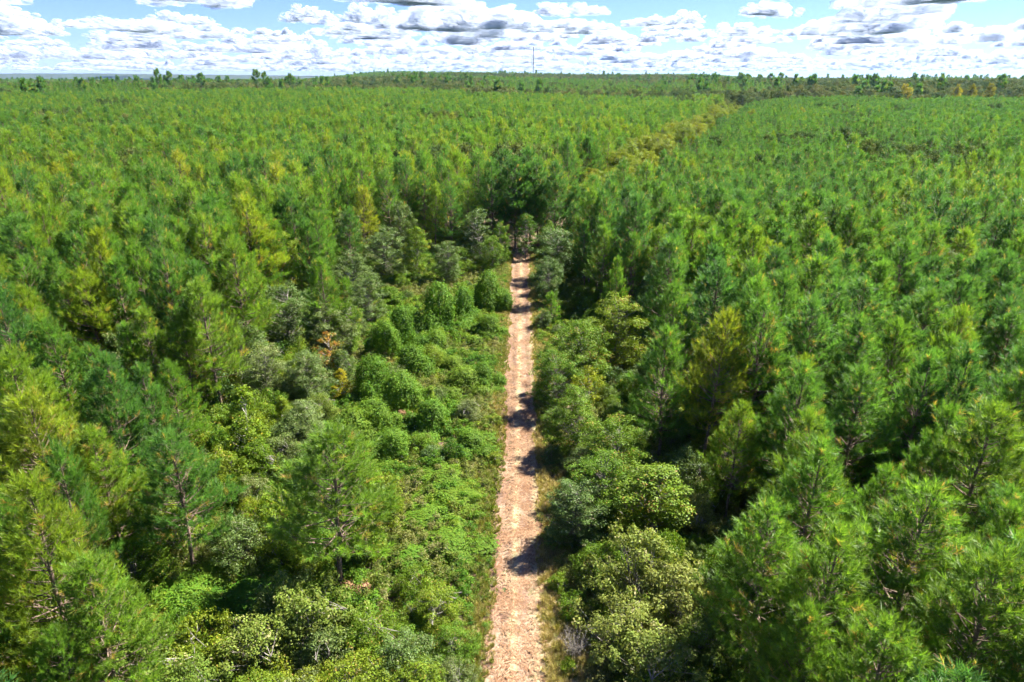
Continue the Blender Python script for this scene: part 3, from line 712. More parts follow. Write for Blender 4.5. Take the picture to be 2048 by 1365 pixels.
HG = 'shrubs in the undergrowth'
for kind, mat, px, py, h, r, ti, lab in [
    ('loose', 'pale', 1285, 1062, 5.2, 2.3, .50, 'large cream-tipped shrub towering over the right verge'),
    ('loose', 'pale', 1365, 1130, 4.6, 2.2, .70, 'creamy pale shrub between the towering one and the front pines'),
    ('loose', 'pale', 1250, 1215, 3.6, 2.0, .60, 'cream-tipped shrub lowest on the right verge'),
    ('loose', 'pale', 1330, 1280, 3.6, 2.2, .45, 'cream-tipped shrub at the bottom edge, right of the track'),
    ('loose', 'pale', 1415, 1235, 3.4, 1.9, .20, 'pale green shrub at the foot of the front pines'),
    ('shrub', 'green', 1210, 1090, 3.0, 1.7, .40, 'green shrub between track shadow and the towering cream shrub'),
    ('shrub', 'grey', 1145, 1020, 2.5, 1.5, .45, 'grey-green round shrub right at the track edge, near third'),
    ('shrub', 'grey', 1108, 890, 1.8, 1.2, .45, 'small dark shrub on the dry grass of the right verge'),
    ('shrub', 'grey', 1165, 895, 2.2, 1.6, .60, 'greyish shrub beside the small dark one on the verge'),
    ('shrub', 'green', 1092, 760, 2.4, 1.5, .35, 'green shrub at the track edge under the rounded dark tree'),
    ('shrub', 'grey', 1120, 815, 2.2, 1.5, .50, 'grey shrub below the green one at the track edge'),
    ('low', 'green', 1118, 1150, 1.2, .9, .6, 'tuft of green scrub in the tree shadow beside the track'),
    ('low', 'green', 1150, 1190, 1.4, 1.1, .4, 'green scrub on the bare verge under the cream shrubs'),
    ('low', 'yellow', 1140, 1320, .9, .7, .1, 'tiny bright seedling bush in dry verge grass'),
    ('loose', 'pale', 605, 1180, 4.2, 2.2, .35, 'pale whitish-green shrub left of the near clearing'),
    ('loose', 'pale', 520, 1240, 3.6, 2.1, .40, 'pale shrub in front of the shaded vine dome'),
    ('loose', 'pale', 250, 1285, 4.2, 2.8, .20, 'wide pale yellow-green shrub at the bottom edge'),
    ('shrub', 'pale', 370, 1330, 3.4, 2.4, .10, 'yellow-green shrub next to the wide pale one, bottom edge'),
    ('shrub', 'green', 700, 1320, 2.8, 2.1, .80, 'bright yellow-green shrub at the bottom edge'),
    ('shrub', 'green', 740, 1235, 2.8, 2.0, .55, 'green shrub below the big pine\'s dead branches'),
    ('shrub', 'grey', 800, 1280, 2.6, 1.9, .50, 'grey-green shrub between bright shrub and track, bottom edge'),
    ('shrub', 'green', 865, 1185, 2.4, 1.8, .75, 'bright green shrub near the track\'s left verge'),
    ('shrub', 'grey', 640, 1255, 3.0, 1.9, .70, 'silvery shrub between pale shrub and green shrub'),
    ('shrub', 'green', 905, 1260, 2.0, 1.5, .35, 'dark shrub at the left verge near the bottom'),
    ('shrub', 'grey', 905, 1330, 1.5, 1.2, .80, 'dry-looking greyish shrub at the left verge, bottom edge'),
    ('shrub', 'green', 830, 1330, 2.2, 1.7, .70, 'light green shrub behind the dry-looking greyish one'),
    ('shrub', 'grey', 110, 960, 4.2, 2.4, .60, 'silvery shrub under pines near the picture\'s left edge'),
    ('shrub', 'green', 130, 1085, 4.2, 2.6, .80, 'yellow-flecked shrub between front pines and the left edge'),
    ('shrub', 'green', 250, 1080, 3.6, 2.2, .45, 'green shrub beside the yellow-flecked one'),
    ('shrub', 'grey', 300, 990, 3.6, 2.0, .55, 'grey-green shrub in front of the second front pine'),
    ('shrub', 'grey', 470, 1040, 3.6, 2.1, .60, 'dusty grey shrub between the two front pines'),
    ('shrub', 'green', 430, 900, 4.2, 2.3, .80, 'yellow-green shrub beside the conical tree'),
    ('shrub', 'yellow', 510, 880, 4.2, 2.2, .00, 'yellowish bushy shrub left of the big foreground pine'),
    ('shrub', 'grey', 560, 870, 3.6, 2.0, .75, 'pale shrub left of the big pine top'),
    ('shrub', 'pale', 640, 790, 3.6, 2.0, .30, 'creamy pale shrub below the orange sapling'),
    ('shrub', 'grey', 580, 830, 4.0, 2.2, .60, 'silver-grey shrub near the conical tree'),
    ('shrub', 'grey', 680, 700, 3.8, 1.8, .55, 'grey-green shrub right of the orange sapling'),
    ('shrub', 'grey', 935, 800, 2.2, 1.7, .85, 'brownish-grey shrub in the clearing by the track'),
    ('low', 'dead', 810, 822, 1.2, 1.0, .50, 'brown withered brush between vine humps'),
    ('shrub', 'grey', 1088, 622, 2.4, 1.3, .50, 'small grey shrub beside the shaded stretch of the track'),
    ('shrub', 'grey', 1380, 900, 4.5, 2.2, .55, 'dark grey-green shrub under the near right pines'),
    ('shrub', 'grey', 1470, 900, 4.0, 2.0, .85, 'tan-leaved shrub under the near right pines'),
    ('shrub', 'pale', 1400, 990, 3.6, 1.8, .80, 'tan cream shrub in front of the front right pine'),
    ('low', 'green', 990, 905, .9, .9, .8, 'tuft of light green weeds on the left track edge'),
    ('low', 'green', 985, 830, 1.0, 1.0, .7, 'low weeds at the left track edge above the light tuft'),
]: setp(kind, px, py, h, r, ti, lab, 'shrub', 'shrub', mat=mat, group=HG)

x, y = at(702, 1185, .9)
dead = make_broadleaf(610, 1.3, 1.2, .02, 26, 150, .13, .5, stems=7, trunk_r=.05, up=.2)
plant('brush_pile', plant_parts('brush_pile', dead, 'twigs', M['bark_pine'], M['dead'], 'stems'), x, y, 1.0, 0.6, .45, 'rust-brown dead branch pile at the foot of the big foreground pine', 'brush pile')
OCC.append((x, y, .8))

# grey leafless brush
def make_bare(seed, H, R0, n=40):
    r = np.random.default_rng(seed); tb = Tubes()
    for i in range(n):
        a = r.uniform(0, 6.28); b = np.array([*r.normal(0, .15 * R0, 2), -.05]); e = np.array([math.cos(a) * R0 * r.uniform(.3, 1), math.sin(a) * R0 * r.uniform(.3, 1), H * r.uniform(.5, 1)])
        mid = (b + e) / 2 + np.array([0, 0, .15 * H]) + r.normal(0, .08, 3); tb.add([b, mid, e], [.022, .014, .006], 4)
        for k in range(5):
            s = b + (e - b) * r.uniform(.4, 1); tb.add([s, s + r.normal(0, .3, 3) + [0, 0, .15]], [.009, .004], 3)
    return tb.arrays()
for i, (px, py, h, r, lab) in enumerate([
    (1150, 1265, 1.6, 1.1, 'grey leafless brush on the right verge near the bottom'),
    (1300, 905, 2.2, 1.3, 'grey bare brush between yellow sapling and near pines'),
    (500, 1010, 2.0, 1.3, 'grey bare brush left of the big foreground pine'),
    (845, 1205, 1.4, 1.0, 'greyish-pink bare brush in the near clearing'),
    (1160, 800, 2.0, 1.1, 'bare twiggy brush below the pale-stemmed sapling')]):
    x, y = at(px, py, h)
    plant('bare_brush', [('twigs', wood_mesh('bare_brush_twigs', make_bare(620 + i, h, r), M['bark_grey']))], x, y, 1.0, 0, .5, lab, 'brush', 'bare brush')

# ------------------------------------------------------------------ pines
P_AT = []                                   # (x, y, height, radius scale, tint, label or None)
for px, py, h, rs, ti, lab in [
    (645, 868, 11, 1.28, .50, 'big bushy foreground pine standing alone left of the track'),
    (335, 872, 10, 1.12, .12, 'blue-green front pine, second from the big bushy one'),
    (190, 868, 10, 1.05, .60, 'yellow-green pine behind the blue-green front pine'),
    (160, 1130, 10, 1.12, .50, 'pine lowest in the bottom left corner with brown-tipped needles'),
    (120, 1275, 8.0, .75, .40, 'small pine squeezed into the bottom left corner'),
    (60, 800, 13, 1.05, .85, 'yellowish pine cut by the left edge, middle height'),
    (45, 985, 12.5, .95, .75, 'yellowish pine cut by the left edge, below another'),
    (1340, 668, 11.5, .95, .30, 'open pine with visible trunk nearest the track on its right side'),
    (1480, 612, 12, 1.0, .30, 'pine with pale trunk showing, behind the open one'),
    (1722, 568, 13, 1.15, .10, 'blue-green broad pine standing above its neighbours on the right'),
    (1600, 745, 12, 1.0, .25, 'bushy pine right of the shadowy gap'),
    (1730, 745, 12, 1.05, .25, 'broad pine in front of the tall blue-green one'),
    (1855, 590, 13, 1.0, .30, 'dark-stemmed pine beside the tall blue-green one'),
    (1545, 1015, 11, 1.0, .40, 'bright front pine beside the cream shrubs'),
    (1660, 1075, 11.5, 1.10, .50, 'bright bushy pine, middle one of the front right group'),
    (1625, 1235, 9.5, .9, .45, 'pine at the bottom edge, right of the cream shrubs'),
    (1790, 1265, 10.5, 1.0, .45, 'low pine at the bottom edge in the front right group'),
    (1860, 985, 12.5, 1.1, .45, 'tall pine with dark leaning trunk in the front right group'),
    (1640, 900, 11.5, 1.05, .35, 'pine with forked dark stems right of the tan shrub'),
    (1985, 830, 13, 1.05, .55, 'yellow-tinged pine at the right edge, middle height'),
    (1990, 1120, 12, 1.05, .50, 'pine filling the bottom right corner'),
    (1180, 415, 11, .80, .35, 'slender pine rising behind the dark overhanging tree'),
    (1235, 520, 9, .75, .35, 'slim pine beside the dark overhanging tree'),
    (640, 525, 11.5, .9, .40, 'pine at the inner edge of the left stand above the grey trees'),
    (1030, 320, 16.5, 1.0, .02, 'dark pine straight behind the end of the track'),  # shade on the pines closing the track is put into their dark needle tint
    (1078, 324, 16, 1.0, .03, 'dark drooping pine right behind the end of the track'),
    (985, 326, 16, .95, .02, 'dark pine left of those closing the end of the track'),
    (1054, 334, 15.3, .9, .0, 'lower dark pine in front of those closing the end of the track'),
    (1012, 306, 17, .95, .0, 'tall dark pine, rear left of those closing the end of the track'),
    (1062, 302, 17.5, 1.0, .0, 'tallest dark pine behind the end of the track'),
    (1112, 332, 15.5, 1.0, .0, 'dark pine at the right of those closing the end of the track'),
]:
    x, y = at(px, py, h); P_AT.append((x, y, h, rs, ti, lab)); OCC.append((x, y, 1.5))
for px, py, h, lab in [(1105, 588, 4.2, 'young pine with tufted tips beside the shaded track'), (738, 560, 5.0, 'small bright young pine behind the stepped vine humps'),
                       (690, 560, 5.0, 'second small young pine left of the bright one'), (1440, 770, 5.0, 'young pine in front of the shadowy gap')]:
    x, y = at(px, py, h); OCC.append((x, y, .8))
    plant('young_pine', YOUNGPINE, x, y, h / 5.0, rng.uniform(0, 6), .35, lab, 'pine tree', 'young pines')

def edge_line(pts, z):
    g = sorted((at(px, py, z) for px, py in pts), key=lambda p: p[1]); return np.array([p[0] for p in g]), np.array([p[1] for p in g])
LX, LY = edge_line([(60, 1365), (150, 1080), (290, 880), (430, 700), (590, 540), (760, 440), (900, 400), (985, 380)], 8.0)
RX, RY = edge_line([(1570, 1365), (1540, 1000), (1410, 780), (1290, 600), (1190, 500), (1120, 430), (1085, 395)], 8.0)
def strip_x(y): return 11 + 0.345 * (y - 140)
def zone(x, y):
    """0 open, 1 left stand, 2 right stand."""
    if y < 122:
        if x < np.interp(y, LY, LX): return 1
        if x > np.interp(y, RY, RX): return 2
        return 0
    if y < 137: return 1 if x < -9 else (2 if x > 9 else 0)
    sx = strip_x(y)
    wd = 5.0 + .012 * y
    if x < sx - wd: return 1
    if x > sx + wd: return 2
    return 0
cand = []
gs = 3.9
for j in range(int(940 / gs)):
    y0 = 10 + j * gs
    half = y0 * .92 + 22
    for i in range(int(2 * half / gs) + 1):
        x = -half + i * gs + rng.normal(0, .75) + (gs / 2 if j % 2 else 0); y = y0 + rng.normal(0, .75)
        zn = zone(x, y)
        if not zn: continue
        if zn == 2 and y > 560 + .2 * x + 160 * float(vnoise(x / 90, 7.0, 25)): continue
        if zn == 1 and y > 640 + 260 * float(vnoise(x / 130, 3.0, 24)): continue
        if zn == 2 and 428 < y - .2 * x < 442: continue
        cand.append((x, y, zn))
cand.sort(key=lambda c: c[1] ** 2 + c[0] ** 2)
near, far = [], []
for x, y, zn in cand:
    h = (14.0 if zn == 1 else 12.3) * rng.uniform(.78, 1.18) * (1 - .12 * (1 - smooth(20, 90, y)))
    if zn == 2 and y > 140: h *= .80 + .20 * float(smooth(15, 90, x - strip_x(y)))
    if zn == 1 and x < -60 and y < 120: h *= 1.03
    h *= 1 + .22 * (float(vnoise(x / 17, y / 17, 23)) - .5)
    d = math.hypot(x, y)
    if d < 130 and not free(x, y, 1.15): continue
    ti = np.clip((.42 if zn == 1 else .17) + rng.normal(0, .21) + .40 * (vnoise(x / 22, y / 22, 21) - .5), 0, 1)
    if d > 70 and rng.random() < .04 + .45 * float(smooth(.60, .85, vnoise(x / 9, y / 13, 27))): continue
    pr = project(x, y, h * .8)
    seen = pr is not None and -60 < pr[0] < 2108 and pr[1] < 1430
    (near if seen and len(near) + len(P_AT) < 300 else far).append((x, y, h, zn, ti))
ORD = ['first', 'second', 'third', 'fourth', 'fifth', 'sixth', 'seventh', 'eighth', 'ninth', 'tenth', 'eleventh', 'twelfth', 'thirteenth', 'fourteenth', 'fifteenth', 'sixteenth', 'seventeenth', 'eighteenth', 'nineteenth', 'twentieth'] + [f'{a}-{b}' for a in ('twenty', 'thirty') for b in ('first', 'second', 'third', 'fourth', 'fifth', 'sixth', 'seventh', 'eighth', 'ninth')]
PG = 'pines of the two plantation stands'
for n, (x, y, h, rs, ti, lab) in enumerate(P_AT):
    s = h / PINE_H
    plant('pine_tree', PINES[(4, 1, 3, 0)[n % 4]], x, y, (s * rs * 1.12, s * rs * 1.12, s), rng.uniform(0, 6.28), ti, lab, 'pine tree', PG, tilt=(rng.normal(0, .02), rng.normal(0, .02)))
rank = {}
for n, (x, y, h, zn, ti) in enumerate(near):
    rank.setdefault((zn, int((y - 10) // 7.8)), []).append((abs(x), n))
lab_of = {}
for (zn, row), v in rank.items():
    for k, (_, n) in enumerate(sorted(v)):
        ti, h = near[n][4], near[n][2]
        look = ('tall ' if h > (14.6 if zn == 1 else 12.9) else 'short ' if h < (12.2 if zn == 1 else 10.7) else '') + ('yellowish' if ti > .66 else 'blue-green' if ti < .24 else 'green')
        lab_of[n] = f'{look} pine, {ORD[min(k, 37)]} out from the track, {ORD[row]} row back of the {"left" if zn == 1 else "right"} stand'
for n, (x, y, h, zn, ti) in enumerate(near):
    s = h / PINE_H; w_ = rng.uniform(.84, 1.12) * (.95 if zn == 1 else 1.0)
    plant('pine_tree', PINES[int(rng.integers(6))], x, y, (s * w_, s * w_, s), rng.uniform(0, 6.28), ti, lab_of[n], 'pine tree', PG, tilt=(rng.normal(0, .025), rng.normal(0, .025)))
A = np.array([(x, y, h, zn, ti) for x, y, h, zn, ti in far])
nf = len(A); closeby = np.hypot(A[:, 0], A[:, 1]) < 190
fine_pines = [whole_mesh(f'stand_pine_{i}', *make_pine(100 + i, PINE_H, [3.1, 3.4, 2.8][i], [.24, .28, .32][i], per=20, ln=.28, wd=.042), M['bark_pine'], M['needle']) for i in range(3)]
s = A[:, 2] / PINE_H
leafy = (A[:, 1] > 170) & ((vnoise(A[:, 0] / 26, A[:, 1] / 34, 26) > .80) | (rng.random(nf) < .012))
scatter('pine_forest', fine_pines + FARPINES + FARBROAD, np.column_stack([A[:, :2], terrain(A[:, 0], A[:, 1]) - .05]),
        np.where(leafy, 7 + rng.integers(0, 4, nf), np.where(closeby, rng.integers(0, 3, nf), 3 + rng.integers(0, 4, nf))), np.column_stack([rng.normal(0, .03, (nf, 2)), rng.uniform(0, 6.28, nf)]),
        np.column_stack([np.where(leafy, rng.uniform(.5, .75, nf), s * rng.uniform(.82, 1.12, nf))] * 2 + [np.where(leafy, s * .82, s)]), np.clip(A[:, 4] - .08 + rng.normal(0, .12, nf), 0, 1), kind='stuff', label='green pine plantation stretching away on both sides of the track', category='forest')

# ------------------------------------------------------------------ distant woods
pts = []
for a, b, sp in [(560, 1300, 10.5), (1300, 2100, 12), (2100, 3300, 14)]:
    yy = a
    while yy < b:
        half = yy * .88
        for xx in np.arange(-half, half, sp):
            x = xx + rng.normal(0, sp * .3); y = yy + rng.normal(0, sp * .3)
            al = x / y
            if (zone(x, y) != 2 and y < 646 + 260 * float(vnoise(x / 130, 3.0, 24))) or (zone(x, y) == 2 and y < 566 + .2 * x + 160 * float(vnoise(x / 90, 7.0, 25))): continue
            pts.append((x, y))
        yy += sp
W = np.array(pts); n = len(W); d = W[:, 1]
pine_here = (vnoise(W[:, 0] / 240, W[:, 1] / 150, 31) > .72) | ((d > 2450) & (rng.random(n) < .8))
hh = np.where(pine_here, rng.uniform(1.0, 1.9, n), rng.uniform(.65, 1.45, n)) * np.where((W[:, 0] / d > .25) & (d < 1100), 1.0, 1.0)
wdt = np.where(pine_here, rng.uniform(1.3, 1.9, n), rng.uniform(.75, 1.5, n)) * np.where(d > 1300, 1.25, 1)
tint = np.clip(np.where(pine_here, rng.normal(.25, .15, n), rng.normal(.5, .28, n) + .6 * (vnoise(W[:, 0] / 90, W[:, 1] / 60, 33) - .5)), 0, 1)
tallp = rng.random(n) < .05 * smooth(.55, .8, vnoise(W[:, 0] / 70, W[:, 1] / 200, 35))
TALLFAR = [whole_mesh('far_tall_pine', *make_pine(311, 22, 4.6, .6, per=8, ln=.9, wd=.3, step=1.8, tsize=1.0, flat=1.5, thin=.6), M['bark_pine'], M['needle'])]
hh = np.where(tallp, rng.uniform(.8, 1.25, n), hh); wdt = np.where(tallp, rng.uniform(.7, 1.1, n), wdt); tint = np.where(tallp, .1, tint)
scatter('distant_woods', FARBROAD + FARPINES + TALLFAR, np.column_stack([W, terrain(W[:, 0], W[:, 1]) - .2]), np.where(tallp, 8, np.where(pine_here, 4 + rng.integers(0, 4, n), rng.integers(0, 4, n))),
        np.column_stack([np.zeros((n, 2)), rng.uniform(0, 6.28, n)]), np.column_stack([wdt, wdt, hh]), tint, kind='stuff', label='olive mixed woodland reaching to the horizon beyond the pines', category='woods')

def far_tree(parts, bh, px, py, dist, wr, ti, lab, name, mat=None, group=None):
    """A tree at forward distance dist whose top shows at pixel (px, py)."""
    d_ = CROT @ Vector(((px - 1024) / FPX, (682.5 - py) / FPX, -1)); t_ = dist / d_.y
    q = CLOC + d_ * t_; g = float(terrain(q.x, q.y)); h = q.z - g
    plant(name, parts, q.x, q.y, (wr, wr, h / bh), rng.uniform(0, 6), ti, lab, 'tree', group, z=g - .1, mats={'crown': M[mat]} if mat else None)
FG = 'trees standing above the far treeline'
for px, py, dist, wr, ti, lab in [
    (313, 145, 800, .8, .1, 'tall dark pine above the left treeline, first of a pair'), (338, 149, 815, .75, .15, 'tall dark pine above the left treeline, second of the pair'),
    (400, 152, 860, .95, .0, 'wide dark pine alone above the left treeline'), (512, 146, 840, 1.0, .1, 'tallest dark pine in the clump where the hills end'),
    (528, 150, 850, .8, .15, 'lower dark pine in the clump where the hills end'), (580, 153, 900, .75, .1, 'dark pine right of the clump where the hills end'),
    (1482, 150, 1150, 1.15, .1, 'far dark pine on the ridge, leftmost of the skyline row'), (1496, 152, 1170, .95, .1, 'far pine next to the leftmost in the skyline row'),
    (1520, 153, 1160, 1.0, .1, 'far pine with flat top in the skyline row'), (1542, 151, 1180, 1.1, .15, 'tall far pine in the middle of the skyline row'),
    (1563, 150, 1150, 1.1, .1, 'far pine at the right end of the skyline row'), (1602, 157, 1150, 1.0, .1, 'low far pine past the skyline row'),
    (1625, 156, 1100, .9, .1, 'pair-forming far pine past the skyline row'), (1885, 158, 820, .85, .1, 'dark pine between the yellow far trees'),
    (2005, 155, 800, .9, .1, 'dark pine at the far right end of the treeline')]:
    far_tree(TALLPINE, 26, px, py, dist, wr, ti, lab, 'tall_pine_tree', group=FG)
for px, py, dist, wr, ti, lab in [
    (1815, 166, 700, 1.15, .5, 'bright yellow round tree on the far right treeline, first and brightest'), (1920, 167, 720, .8, .3, 'yellow tree, second along the far right treeline'),
    (1985, 165, 740, .95, .0, 'yellow-olive tree near the right end of the treeline'), (1950, 166, 735, .75, .0, 'olive-yellow tree between the two right-end yellow trees')]:
    far_tree(BROAD['far'][0], 16, px, py, dist, wr, ti, lab, 'broadleaf_tree', 'gold', 'yellow trees on the far treeline')

# guyed mast on the horizon
D = 2700.0
mp, mt, m_ = None, None, None
m, t = new_mat('mast_steel'); p = t.add('ShaderNodeBsdfPrincipled'); p.inputs['Base Color'].default_value = (.16, .16, .17, 1); p.inputs['Roughness'].default_value = .5; p.inputs['Metallic'].default_value = .6
t.put(t.add('ShaderNodeOutputMaterial').inputs[0], p); M['steel'] = m
d_ = CROT @ Vector(((1067 - 1024) / FPX, (682.5 - 94) / FPX, -1)); q = CLOC + d_ * (D / d_.y); gz = float(terrain(q.x, q.y)); HM = q.z - gz
mast = bpy.data.objects.new('radio_mast', None); COL.objects.link(mast); mast.location = (q.x, q.y, gz)
mast['label'] = 'thin guyed radio mast rising above the horizon'; mast['category'] = 'mast'
tb = Tubes(); wd = 1.1
leg = [np.array([math.cos(a) * wd, math.sin(a) * wd, 0]) for a in (0.5, 2.594, 4.689)]
for l in leg: tb.add([l, l + [0, 0, HM - 4]], [.42, .42], 4)
zz = 0
while zz < HM - 8:
    for k in range(3):
        tb.add([leg[k] + [0, 0, zz], leg[(k + 1) % 3] + [0, 0, zz + 4]], [.16, .16], 3)
    zz += 4
add_obj('lattice', wood_mesh('mast_lattice', tb.arrays(), M['steel']), mast)
tb = Tubes(); tb.add([[0, 0, HM - 5], [0, 0, HM - 4.8], [0, 0, HM - 1.2], [0, 0, HM - 1]], [.1, 2.4, 2.4, .1], 10)
for k in range(3): tb.add([leg[k] * 2 + [0, 0, HM - 4], leg[k] * 2 + [0, 0, HM]], [.35, .35], 4)
add_obj('antenna_head', wood_mesh('mast_head', tb.arrays(), M['steel']), mast)
for k in range(3):
    tb = Tubes(); tb.add([leg[k] + [0, 0, HM * .9], leg[k] * 60 + [0, 0, 0]], [.03, .03], 3)
    add_obj('guy_wire', wood_mesh('guy_wire', tb.arrays(), M['steel']), mast)

# ------------------------------------------------------------------ ground cover
def ground_pts(n, ymax, fn):
    out = []
    while sum(map(len, out)) < n:
        y = 14 + (ymax - 14) * rng.random(n * 2) ** 1.0; x = (rng.random(n * 2) * 2 - 1) * (y * .86 + 12)
        k = rng.random(n * 2) < fn(x, y) * (y * .86 + 12) / (ymax * .86 + 12)
        out.append(np.column_stack([x[k], y[k]]))
    return np.concatenate(out)[:n]
def off_track(x, y, m_):
    k = np.abs(x - track_bend(y)) > m_
    for cx, cy, rx, ry in PATCHES: k &= (((x - cx) / rx) ** 2 + ((y - cy) / ry) ** 2) > .75
    return k
def open_w(x, y):
    lx = np.interp(y, LY, LX); rx = np.interp(y, RY, RX)
    return ((x > lx - 2) & (x < rx + 2) & (y < 128)).astype(float)
weeds = []
for i in range(4):
    g = make_broadleaf(700 + i, [.7, 1.1, .5, .9][i], [.55, .6, .6, .5][i], .02, 12, 34, .11, .28, stems=3, trunk_r=.015)
    weeds.append(whole_mesh(f'weed_{i}', *g, M['bark_grey'], M[['green', 'vine', 'green', 'pale'][i]]))
bushes = []
for i in range(5):
    g = make_broadleaf(720 + i, 2.4, 1.5, .04, 60, 100, .105, .42, stems=5, trunk_r=.04)
    bushes.append(whole_mesh(f'undergrowth_bush_{i}', *g, M['bark_grey'], M[['grey', 'green', 'green', 'vine', 'green'][i]]))
P = ground_pts(26000, 128, lambda x, y: np.where(off_track(x, y, 1.75), .25 + .75 * open_w(x, y), 0))
n = len(P); s = rng.uniform(.6, 1.35, n)
low = np.abs(P[:, 0]) < 4.5; s = np.where(low, s * .75, s); s = np.where(np.abs(P[:, 0]) < 2.4, s * .6, s)
clump = vnoise(P[:, 0] / 4, P[:, 1] / 4, 41)
scatter('weeds', weeds, np.column_stack([P, zground(P[:, 0], P[:, 1])]), np.clip((clump * 4.6 + rng.normal(0, .7, n)), 0, 3.99).astype(int), np.column_stack([np.zeros((n, 2)), rng.uniform(0, 6.28, n)]),
        np.column_stack([s, s, s * rng.uniform(.7, 1.2, n)]), np.clip(rng.normal(.55, .2, n) + .6 * (vnoise(P[:, 0] / 3, P[:, 1] / 3, 42) - .5), 0, 1), kind='stuff', label='leafy green weeds covering the ground along the track', category='weeds')
P = ground_pts(5600, 140, lambda x, y: np.where(off_track(x, y, 4.2), np.where(open_w(x, y) > 0, np.where((x < 0) & (x > -22) & (y > 42) & (y < 108), .10, .55 + .3 * (np.abs(x) > 9)), np.where(x < 0, .8, .42)), 0))
P = np.array([q for q in P if q[1] > 100 or free(q[0], q[1], .55 if -20 < q[0] < 0 else .1)])
n = len(P); op = open_w(P[:, 0], P[:, 1]) > 0; s = rng.uniform(.6, 1.35, n) * np.where((P[:, 0] < 0) & (P[:, 1] < 75), 1.3, 1) * np.where(op, np.where(np.abs(P[:, 0]) < 8, .5, .72), 1)
scatter('undergrowth', bushes, np.column_stack([P, zground(P[:, 0], P[:, 1])]), rng.integers(0, 5, n), np.column_stack([np.zeros((n, 2)), rng.uniform(0, 6.28, n)]),
        np.column_stack([s, s, s * rng.uniform(.8, 1.5, n)]), np.clip(rng.normal(.6, .25, n), 0, 1), kind='stuff', label='leafy undergrowth between the pine stems', category='undergrowth')
tufts = []
for i in range(4):
    v, q_, tr_, tn = make_grass(740 + i, [.45, .35, .6, .3][i], [.4, .35, .3, .4][i], 46)
    tufts.append(mesh_from(f'grass_tuft_{i}', v, quads=q_, tris=tr_, mats=[M['grass']], attrs={'tint': tn}))
def grass_w(x, y):
    a = np.abs(x - track_bend(y)); side = np.where(x > 0, np.exp(-((a - 1.8) / 2.4) ** 2) * (a > 1.0 + .75 * vnoise(y / 1.7, 3.0, 61)), np.exp(-((a - 1.7) / 1.5) ** 2) * (a > 1.0 + .75 * vnoise(y / 1.7, 8.0, 62)))
    cen = .07 * np.exp(-((x - track_bend(y) + .05) / .22) ** 2)
    return np.clip(side + cen + .10 * open_w(x, y) * (a > 2) + .35 * ((x < -2) & (x > -16) & (y > 40) & (y < 105)) * smooth(.35, .6, vnoise(x / 3, y / 3, 63)), 0, 1)
P = ground_pts(30000, 128, grass_w); n = len(P); s = rng.uniform(.55, 1.25, n) * np.where(np.abs(P[:, 0]) < 1.0, .35, np.where(np.abs(P[:, 0]) < 1.7, .6, 1))
scatter('grass', tufts, np.column_stack([P, np.where(np.abs(P[:, 0]) < 1.6, .03, zground(P[:, 0], P[:, 1]))]), rng.integers(0, 4, n), np.column_stack([np.zeros((n, 2)), rng.uniform(0, 6.28, n)]),
        np.column_stack([s, s, s]), np.clip(rng.normal(.42, .2, n) + .7 * (vnoise(P[:, 0] / 2.5, P[:, 1] / 4, 43) - .5) + .25 * (P[:, 0] > 0), 0, 1), kind='stuff', label='yellow-green grass along both edges of the track', category='grass')
# straw, twigs and clods lying on the track
def make_litter(seed, n=16):
    r = np.random.default_rng(seed); v, q_ = [], []
    for i in range(n):
        c_ = np.array([*r.normal(0, .22, 2), .012]); a = r.uniform(0, 6.28); L = r.uniform(.05, .2); wd_ = r.uniform(.008, .022)
        d = np.array([math.cos(a), math.sin(a), r.normal(0, .12)]) * L; s_ = np.array([-math.sin(a), math.cos(a), 0]) * wd_; u_ = np.array([0, 0, wd_ * .8])
        k = len(v); v += [c_ - d - s_, c_ - d + s_, c_ + d + s_, c_ + d - s_, c_ - d + u_, c_ + d + u_]
        q_ += [(k, k + 3, k + 5, k + 4), (k + 1, k + 4, k + 5, k + 2)]
    return mesh_from(f'litter_{seed}', np.array(v), quads=np.array(q_), mats=[M['dead']], attrs={'tint': np.full(len(v), .5)})
P = np.column_stack([rng.uniform(-1.6, 1.6, 2600), 14 + 110 * rng.random(2600) ** 1.4]); n = len(P); P[:, 0] += track_bend(P[:, 1])
s = rng.uniform(.5, 1.3, n)
scatter('straw_litter', [make_litter(i) for i in range(4)], np.column_stack([P, np.full(n, .055)]), rng.integers(0, 4, n), np.column_stack([np.zeros((n, 2)), rng.uniform(0, 6.28, n)]),
        np.column_stack([s] * 3), rng.uniform(.0, 1, n), kind='stuff', label='straw and twig litter strewn over the dirt track', category='litter')

# ------------------------------------------------------------------ clouds
m, t = new_mat('cloud'); M['cloud'] = m
df = t.add('ShaderNodeBsdfDiffuse'); df.inputs[0].default_value = (.54, .60, .72, 1)
tl = t.add('ShaderNodeBsdfTranslucent'); tl.inputs[0].default_value = (.80, .86, .96, 1)
mx = t.add('ShaderNodeMixShader'); mx.inputs[0].default_value = .55; t.put(mx.inputs[1], df); t.put(mx.inputs[2], tl)
